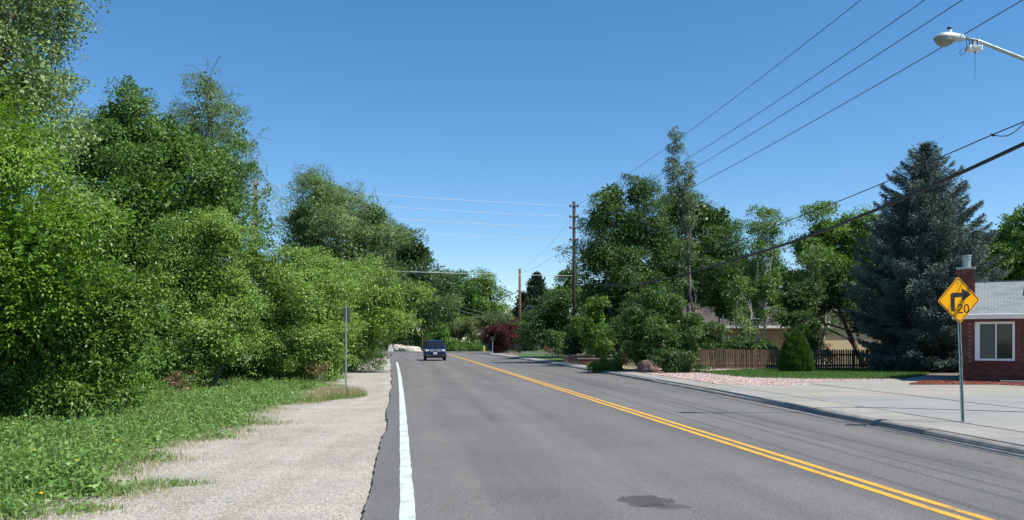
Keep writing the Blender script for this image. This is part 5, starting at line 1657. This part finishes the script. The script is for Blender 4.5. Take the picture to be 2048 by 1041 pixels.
# head: lofted housing along the axis from the neck to the nose
neck, nose = lp(1929, 77, LY), lp(1869, 76, LY)
ax = nose - neck
m = MB(); rings = []
for t, hw, hu, hd in ((0.0, 0.035, 0.04, 0.04), (0.06, 0.065, 0.075, 0.06), (0.3, 0.09, 0.10, 0.075), (0.55, 0.125, 0.115, 0.055), (0.78, 0.135, 0.10, 0.03), (0.92, 0.10, 0.06, 0.01), (1.0, 0.03, 0.01, -0.005)):
    c = neck + ax * t
    rings.append([c + Vector((0, hw * math.cos(a), (hu if math.sin(a) > 0 else hd) * math.sin(a))) for a in [2 * PI * k / 16 for k in range(16)]])
m.loft(rings); head = m.build('lamp_head', LAMP_GREY, lamp, smooth=True)
m = MB(); rings = []
for t, hw, hd in ((0.34, 0.05, 0.06), (0.45, 0.10, 0.125), (0.6, 0.125, 0.165), (0.75, 0.12, 0.165), (0.9, 0.09, 0.12), (1.02, 0.03, 0.03)):
    c = neck + ax * t + Vector((0, 0, -0.012))
    rings.append([c + Vector((0, hw * math.cos(a), -hd * abs(math.sin(a)) if math.sin(a) < 0 else 0.02 * math.sin(a))) for a in [2 * PI * k / 16 for k in range(16)]])
m.loft(rings)
LENS = plain('lamp_lens', (0.24, 0.22, 0.17), 0.12, spec=0.6, noise=0.25, scale=14)
m.build('lens', LENS, head, smooth=True)
c = neck + ax * 0.5 + Vector((0, 0, 0.10))
m = MB(); m.lathe([(0.045, 0.0), (0.045, 0.06), (0.04, 0.062), (0.001, 0.063)], 14, c); m.build('photocell_base', WHITE, head)
m = MB(); m.lathe([(0.042, 0.063), (0.045, 0.1), (0.038, 0.115), (0.001, 0.118)], 14, c); m.build('photocell', BLACK, head)
# monitoring box clamped under the arm
bx = lp(1948, 98, LY)
m = MB(); m.box(bx, (0.27, 0.16, 0.10)); box = m.build('control_box', WHITE, lamp, bevel=0.012)
m = MB(); m.box(bx + Vector((0.02, -0.09, 0.01)), (0.15, 0.02, 0.05)); m.build('cover', LAMP_GREY, box)
m = MB(); m.tube([bx + Vector((0.0, 0, 0.04)), bx + Vector((0.0, 0, 0.14))], 0.035, 10); m.build('bracket', WHITE, box)
for dx in (-0.06, 0.04):
    m = MB(); q = bx + Vector((dx, 0, 0.12)); m.tube([q + Vector((0, -0.04, -0.06)), q + Vector((0, -0.05, 0.04)), q + Vector((0.01, 0, 0.075)), q + Vector((0, 0.05, 0.04)), q + Vector((0, 0.04, -0.06))], 0.010, 6); m.build('clamp', BLACK, box)
m = MB(); m.tube([lp(1932, 80, LY), lp(1934, 92, LY), lp(1930, 105, LY), lp(1922, 112, LY), lp(1919, 106, LY), lp(1924, 98, LY), lp(1936, 99, LY)], 0.006, 6); m.build('cable_loop', CABLE, box)
m = MB(); m.tube([bx + Vector((0.02, 0, -0.05)), bx + Vector((0.02, 0, -0.62))], [0.005, 0.002], 6); m.tube([bx + Vector((0.02, 0, -0.05)), bx + Vector((0.02, 0, -0.09))], 0.012, 8); m.build('antenna', CABLE, box)

# ------------------------------------------------------------------ utility poles
def pole(name, label, x, y, h, r, mat, ins, cross=None, z0=0.0):
    p = empty(name, (x, y, z0), label, 'utility pole', 'wooden utility poles')
    m = MB(); m.tube([(0, 0, -0.3), (0, 0, h * 0.5), (0, 0, h)], [r * 1.25, r * 1.1, r], 12); m.build('shaft', mat, p, smooth=True)
    for z, dx in ins:
        m = MB(); q = Vector((dx, -r, z - z0))
        m.tube([q + Vector((-dx * 0.95, 0, -0.05)), q + Vector((0, 0, -0.02))], 0.045, 6); m.lathe([(0.04, -0.09), (0.095, -0.06), (0.06, -0.01), (0.095, 0.03), (0.06, 0.08), (0.02, 0.13)], 10, q); m.build('insulator', INSUL, p)
    for (z, L) in cross or []:
        m = MB(); m.box((0, -r - 0.06, z), (L, 0.1, 0.13)); c = m.build('crossarm', mat, p)
        for s_ in (-1, 1):
            m = MB(); m.tube([(s_ * L * 0.32, -r - 0.05, z - 0.05), (0, -r - 0.02, z - 0.75)], 0.025, 5); m.build('brace', mat, c)
            for f in (0.28, 0.46):
                m = MB(); m.lathe([(0.03, 0.06), (0.06, 0.12), (0.04, 0.16), (0.06, 0.2), (0.01, 0.26)], 8, (s_ * L * f, -r - 0.06, z)); m.build('insulator', INSUL, c)
    return p


PA = at(1148, HZ, 65.0)                       # tall dark pole
wz = [at(1148, v, 65).z for v in (413, 434, 456, 480)]
pole('utility_pole', 'tall dark utility pole beside the big ash', PA.x, 65, at(0, 406, 65).z, 0.118, POLE_DARK, [(z, s_) for z in wz for s_ in (-0.3, 0.3)], z0=0.1)
PB = at(510, HZ, 56.0)
pole('utility_pole', 'weathered utility pole half hidden in the left trees', PB.x, 56, at(0, 362, 56).z + 0.05, 0.14, POLE_GREY, [(z, 0.25) for z in wz])
PC = at(1039.5, HZ, 104.0)
pole('utility_pole', 'reddish utility pole on the far right verge by the maroon bush', PC.x, 104, at(0, 538, 104).z - 0.1, 0.16, POLE_RED, [(at(0, 582, 104).z, -0.3), (at(0, 610, 104).z, -0.3)], z0=0.1)
PD = at(876, HZ, 142.0)
pole('utility_pole', 'distant utility pole with crossarm above the far trees', PD.x, 142, at(0, 527, 142).z, 0.15, POLE_DARK, [], [(at(0, 533, 142).z - 0.05, 2.6)])
# point behind the viewer towards which the wires run on
EX, EY = 13.6, -18.0


def wire(name, label, a, b, sag, r, mat, group, via=None, n=28):
    a, b = Vector(a), Vector(b)
    pts = []
    if via is not None:
        via = Vector(via)
        t0 = (via.y - a.y) / (b.y - a.y)
        lin = a.lerp(b, t0)
        sag = (lin.z - via.z) / (4 * t0 * (1 - t0))
    for i in range(n + 1):
        t = i / n
        p = a.lerp(b, t); p.z -= sag * 4 * t * (1 - t)
        pts.append(p)
    m = MB(); m.tube(pts, r, 6)
    return tag(m.build(name, mat, smooth=True), label, 'wire', group)


WG = 'overhead wires'
nm = ('topmost', 'second', 'third', 'fourth')
def xline(y, off=0.0): return PA.x + (EX - PA.x) * (65 - y) / (65 - EY) + off
# near spans: from the tall pole towards the viewer, crossing the top of the frame
for i, (px, py) in enumerate(((1722, 0), (1850, 0), (1925, 0), (2046, 0))):
    k = (px - 1024) / FPX
    # depth at which this sight line meets the plane of the wires
    sl_ = (EX - PA.x) / (65 - EY)
    Y = (PA.x + sl_ * 65) / (k + sl_)
    v = at(px, py, Y)
    wire('overhead_wire', f'{nm[i]} dark overhead wire from the left, crossing the upper right sky', (PA.x, 65, wz[i]), (EX, EY, v.z + (wz[i] - v.z) * 1.0), 0, 0.0105, WIRE_DARK, WG, via=v, n=44)
# far spans: bright wires over the road to the left pole
for i in range(4):
    wire('overhead_wire', f'{nm[i]} bright wire over the road between the left trees and tall pole', (PB.x, 56, wz[i]), (PA.x, 65, wz[i]), 0.12, 0.0125, ALU, WG, n=20)
zc = at(0, 552, 65).z
wire('overhead_wire', 'lowest bright cable over the road above the blue car', (PB.x, 56, zc), (PA.x, 65, zc), 0.1, 0.016, ALU, WG, n=20)
# thick telephone cable and thinner one on the near side
v = at(1750, 421, 22)
def onplane(px, py):
    k = (px - 1024) / FPX; sl_ = (EX - PA.x) / (65 - EY)
    Y = (PA.x + sl_ * 65) / (k + sl_)
    return at(px, py, Y)
def spline_wire(name, label, pix, r, mat, tail):
    P = [onplane(px, py) for px, py in pix]
    out = []
    for i in range(len(P) - 1):
        p0, p1, p2, p3 = P[max(i - 1, 0)], P[i], P[i + 1], P[min(i + 2, len(P) - 1)]
        for k in range(6):
            t = k / 6
            out.append(0.5 * ((2 * p1) + (p2 - p0) * t + (2 * p0 - 5 * p1 + 4 * p2 - p3) * t * t + (3 * p1 - p0 - 3 * p2 + p3) * t ** 3))
    e0, d0 = P[-1], (P[-1] - P[-2]).normalized()
    for k in range(8):
        t = k / 7
        L = (tail[-1] - e0).length
        out.append(e0.lerp(tail[-1], t) * t + (e0 + d0 * L * t) * (1 - t))
    m = MB(); m.tube(out, r, 8)
    return tag(m.build(name, mat, smooth=True), label, 'cable', WG)
spline_wire('telephone_cable', 'thick black telephone cable sweeping in front of the spruce', [(1150, 566), (1230, 572), (1330, 559), (1500, 511), (1620, 472), (1750, 421), (1900, 356), (2048, 288)], 0.043, CABLE, [onplane(2300, 165), Vector((EX, EY, 6.4))])
spline_wire('telephone_cable', 'thin black cable above the thick one, passing over the spruce top', [(1150, 551), (1300, 535), (1430, 500), (1560, 449), (1700, 394), (1800, 352), (1886, 313), (1985, 270), (2048, 244)], 0.013, CABLE, [onplane(2300, 130), Vector((EX, EY, 7.4))])
q = [onplane(x, y_) for x, y_ in ((1985, 270), (2000, 273), (2015, 272), (2030, 264), (2048, 248), (2062, 240))]
m = MB(); m.tube(q, 0.010, 6); m.tube([onplane(1983, 269), onplane(1988, 272)], 0.022, 6); tag(m.build('cable_splice', CABLE), 'slack loop and splice on the thin cable at the right edge', 'cable', WG)
# thin lines from the tall pole to the reddish pole and on to the distant one
zt = at(0, 541, 104).z
for i, z in enumerate((wz[1], wz[3])):
    wire('guy_wire', ('upper', 'lower')[i] + ' faint slack line from the tall pole to the reddish pole', (PA.x - 0.1, 65, z), (PC.x, 104, zt - 0.3 * i), 0.5, 0.008, WIRE_DARK, WG)
zq = at(0, 582, 104).z
wire('telephone_cable', 'dark cable from the reddish pole left to the distant crossarm pole', (PC.x, 104, zq), (PD.x, 142, zq - 0.4), 0.9, 0.04, CABLE, WG)
wire('telephone_cable', 'dark cable from the reddish pole right into the trees', (PC.x, 104, zq), (PA.x, 65, zc - 1.2), 0.5, 0.025, CABLE, WG)
for i in range(2):
    wire('service_wire', ('upper', 'lower')[i] + ' pale service wire sloping down to the far house roof', (PD.x, 141, at(0, 600 + 8 * i, 141).z), (3.8, 126, at(0, 648 + 8 * i, 126).z), 0.3, 0.02, ALU, WG)

# ------------------------------------------------------------------ blue car
def car():
    rng = random.Random(2)
    loc = gp(865, 722)
    root = empty('blue_car', (loc.x, loc.y + 1.9, 0.0), 'dark blue compact SUV driving towards the viewer', 'car', rz=R(6.5))
    PAINT = plain('car_blue', (0.005, 0.014, 0.075), 0.22, 0.3, spec=0.6)
    CHROME = plain('chrome', (0.75, 0.76, 0.78), 0.18, 0.9)
    CGLASS = plain('car_glass', (0.012, 0.016, 0.02), 0.03, spec=0.35)
    HEADL = plain('headlight_glass', (0.72, 0.74, 0.74), 0.12, 0.1, spec=0.8)
    TRIM = plain('car_trim', (0.02, 0.02, 0.024), 0.6)
    RIM = plain('rim_alloy', (0.5, 0.5, 0.52), 0.35, 0.8)
    # front at y = -2.2, rear at y = +2.2 ; body stations: y, half width low/high, z0, z1(hood/belt)
    st = [(-2.22, 0.72, 0.74, 0.42, 0.80), (-2.12, 0.84, 0.82, 0.36, 0.95), (-1.9, 0.90, 0.86, 0.34, 1.02), (-1.1, 0.91, 0.88, 0.34, 1.09), (-0.95, 0.91, 0.88, 0.34, 1.10),
          (1.6, 0.91, 0.88, 0.34, 1.12), (2.05, 0.89, 0.86, 0.36, 1.12), (2.2, 0.82, 0.80, 0.42, 1.06)]
    rings = []
    for y_, wl, wh, z0, z1 in st:
        zm = z0 + 0.45 * (z1 - z0)
        rings.append([Vector((x, y_, z)) for x, z in ((-wl * 0.92, z0), (wl * 0.92, z0), (wl, z0 + 0.12), (wl, zm), (wh, z1 - 0.10), (wh * 0.9, z1), (-wh * 0.9, z1), (-wh, z1 - 0.10), (-wl, zm), (-wl, z0 + 0.12))])
    m = MB(); m.loft(rings)
    # greenhouse with roof
    gh = [(-1.02, 0.80, 0.78, 1.09, 1.12), (-0.42, 0.80, 0.66, 1.08, 1.63), (-0.1, 0.80, 0.64, 1.08, 1.70), (1.4, 0.80, 0.64, 1.08, 1.71), (1.9, 0.79, 0.64, 1.08, 1.64), (2.12, 0.78, 0.74, 1.08, 1.14)]
    m.loft([[Vector((x, y_, z)) for x, z in ((-wl, z0), (wl, z0), (wh + 0.03, z1 - 0.07), (wh - 0.05, z1), (-wh + 0.05, z1), (-wh - 0.03, z1 - 0.07))] for y_, wl, wh, z0, z1 in gh])
    body = m.build('body', PAINT, root, smooth=False, bevel=0.03)
    # windshield: slightly proud of the front slope
    m = MB()
    a0, a1 = Vector((0, -1.03, 1.135)), Vector((0, -0.445, 1.60))
    nn = Vector((0, -0.62, 0.78)) * 0.012
    m.add([a0 + Vector((-0.69, 0, 0)) + nn, a0 + Vector((0.69, 0, 0)) + nn, a1 + Vector((0.60, 0, 0)) + nn, a1 + Vector((-0.60, 0, 0)) + nn], [(0, 1, 2, 3)])
    m.build('windshield', CGLASS, root)
    for s_ in (-1, 1):
        for (y0, y1) in ((-0.52, 0.32), (0.42, 1.2), (1.3, 1.78)):
            m = MB(); m.add([(s_ * 0.812, y0 - (0.2 if y0 < 0 else 0), 1.14), (s_ * 0.812, y1, 1.14), (s_ * 0.705, y1, 1.57), (s_ * 0.705, y0 + 0.1, 1.57)], [(0, 1, 2, 3)]); m.build('side_window', CGLASS, root)
        # roof rail, mirror, lamps and wheels of this side
        m = MB(); m.box((s_ * 0.55, 0.6, 1.735), (0.05, 1.9, 0.04)); m.build('roof_rail', TRIM, root)
        m = MB(); m.box((s_ * 1.0, -0.72, 1.17), (0.22, 0.1, 0.15)); mi = m.build('mirror', PAINT, root, bevel=0.03)
        m = MB(); m.box((s_ * 1.0, -0.665, 1.17), (0.18, 0.02, 0.12)); m.build('mirror_glass', CHROME, mi)
        m = MB(); m.box((s_ * 0.645, -2.155, 0.83), (0.28, 0.12, 0.17)); hl = m.build('headlight', HEADL, root, bevel=0.03)
        m = MB(); m.lathe([(0.06, 0), (0.06, 0.02), (0.02, 0.022)], 12); m.build('bulb', CHROME, hl, (s_ * 0.6, -2.21, 0.83), (PI / 2, 0, 0))
        m = MB(); m.tube([(s_ * 0.62, -2.245, 0.52), (s_ * 0.62, -2.17, 0.52)], 0.055, 12); m.build('fog_light', HEADL, root)
        for y_ in (-1.38, 1.28):
            m = MB(); m.lathe([(0.22, -0.11), (0.33, -0.11), (0.355, -0.07), (0.355, 0.07), (0.33, 0.11), (0.22, 0.11)], 24); t_ = m.build('wheel', RUBBER, root, (s_ * 0.80, y_, 0.355), (0, PI / 2, 0))
            m = MB(); m.lathe([(0.005, -0.112), (0.06, -0.112), (0.21, -0.09), (0.225, -0.115), (0.225, 0.115), (0.21, 0.09), (0.06, 0.112), (0.005, 0.112)], 20); m.build('rim', RIM, t_)
            m = MB(); m.tube([(s_ * 0.912, y_ + 0.43 * math.cos(a), 0.36 + 0.43 * math.sin(a)) for a in [PI * k / 12 for k in range(13)]], 0.035, 6); m.build('wheel_arch', TRIM, root)
    m = MB(); m.box((0, -2.19, 0.845), (0.92, 0.08, 0.20)); gr = m.build('grille', TRIM, root, bevel=0.02)
    for z in (0.79, 0.845, 0.90):
        m = MB(); m.box((0, -2.235, z), (0.90, 0.03, 0.028)); m.build('chrome_bar', CHROME, gr)
    m = MB(); rg_ = [[Vector((0.11 * math.cos(a), y_, 0.845 + 0.047 * math.sin(a))) for a in [2 * PI * k / 20 for k in range(20)]] for y_ in (-2.262, -2.24)]; m.loft(rg_); m.build('badge', plain('badge_blue', (0.01, 0.04, 0.22), 0.3), gr)
    m = MB(); m.box((0, -2.20, 0.40), (1.5, 0.16, 0.12)); bp = m.build('bumper', TRIM, root, bevel=0.03)
    m = MB(); m.box((0, -2.22, 0.60), (1.62, 0.12, 0.16)); m.build('front_bumper', PAINT, root, bevel=0.04)
    m = MB(); m.box((0, -2.295, 0.615), (0.31, 0.012, 0.155)); lpz = m.build('license_plate', plain('plate_white', (0.75, 0.80, 0.76), 0.5), root)
    m = MB(); m.add([(x, -2.302, z) for x, z in ((-0.15, 0.56), (0.15, 0.56), (0.15, 0.60), (0.06, 0.615), (0.0, 0.60), (-0.07, 0.62), (-0.15, 0.60))], [tuple(range(7))]); m.build('plate_band', plain('plate_green', (0.12, 0.30, 0.2), 0.5), lpz)
    for x0 in (-0.45, 0.12):
        m = MB(); m.tube([(x0, -1.06, 1.135), (x0 + 0.42, -0.93, 1.235)], 0.012, 5); m.build('wiper', TRIM, root)
    m = MB(); m.box((0.2, -0.98, 1.165), (0.3, 0.04, 0.02)); m.build('dashboard_paper', WHITE, root)
    m = MB(); m.box((0, 0.0, 0.33), (1.5, 3.6, 0.2)); m.build('underbody', TRIM, root)
    return root


car()
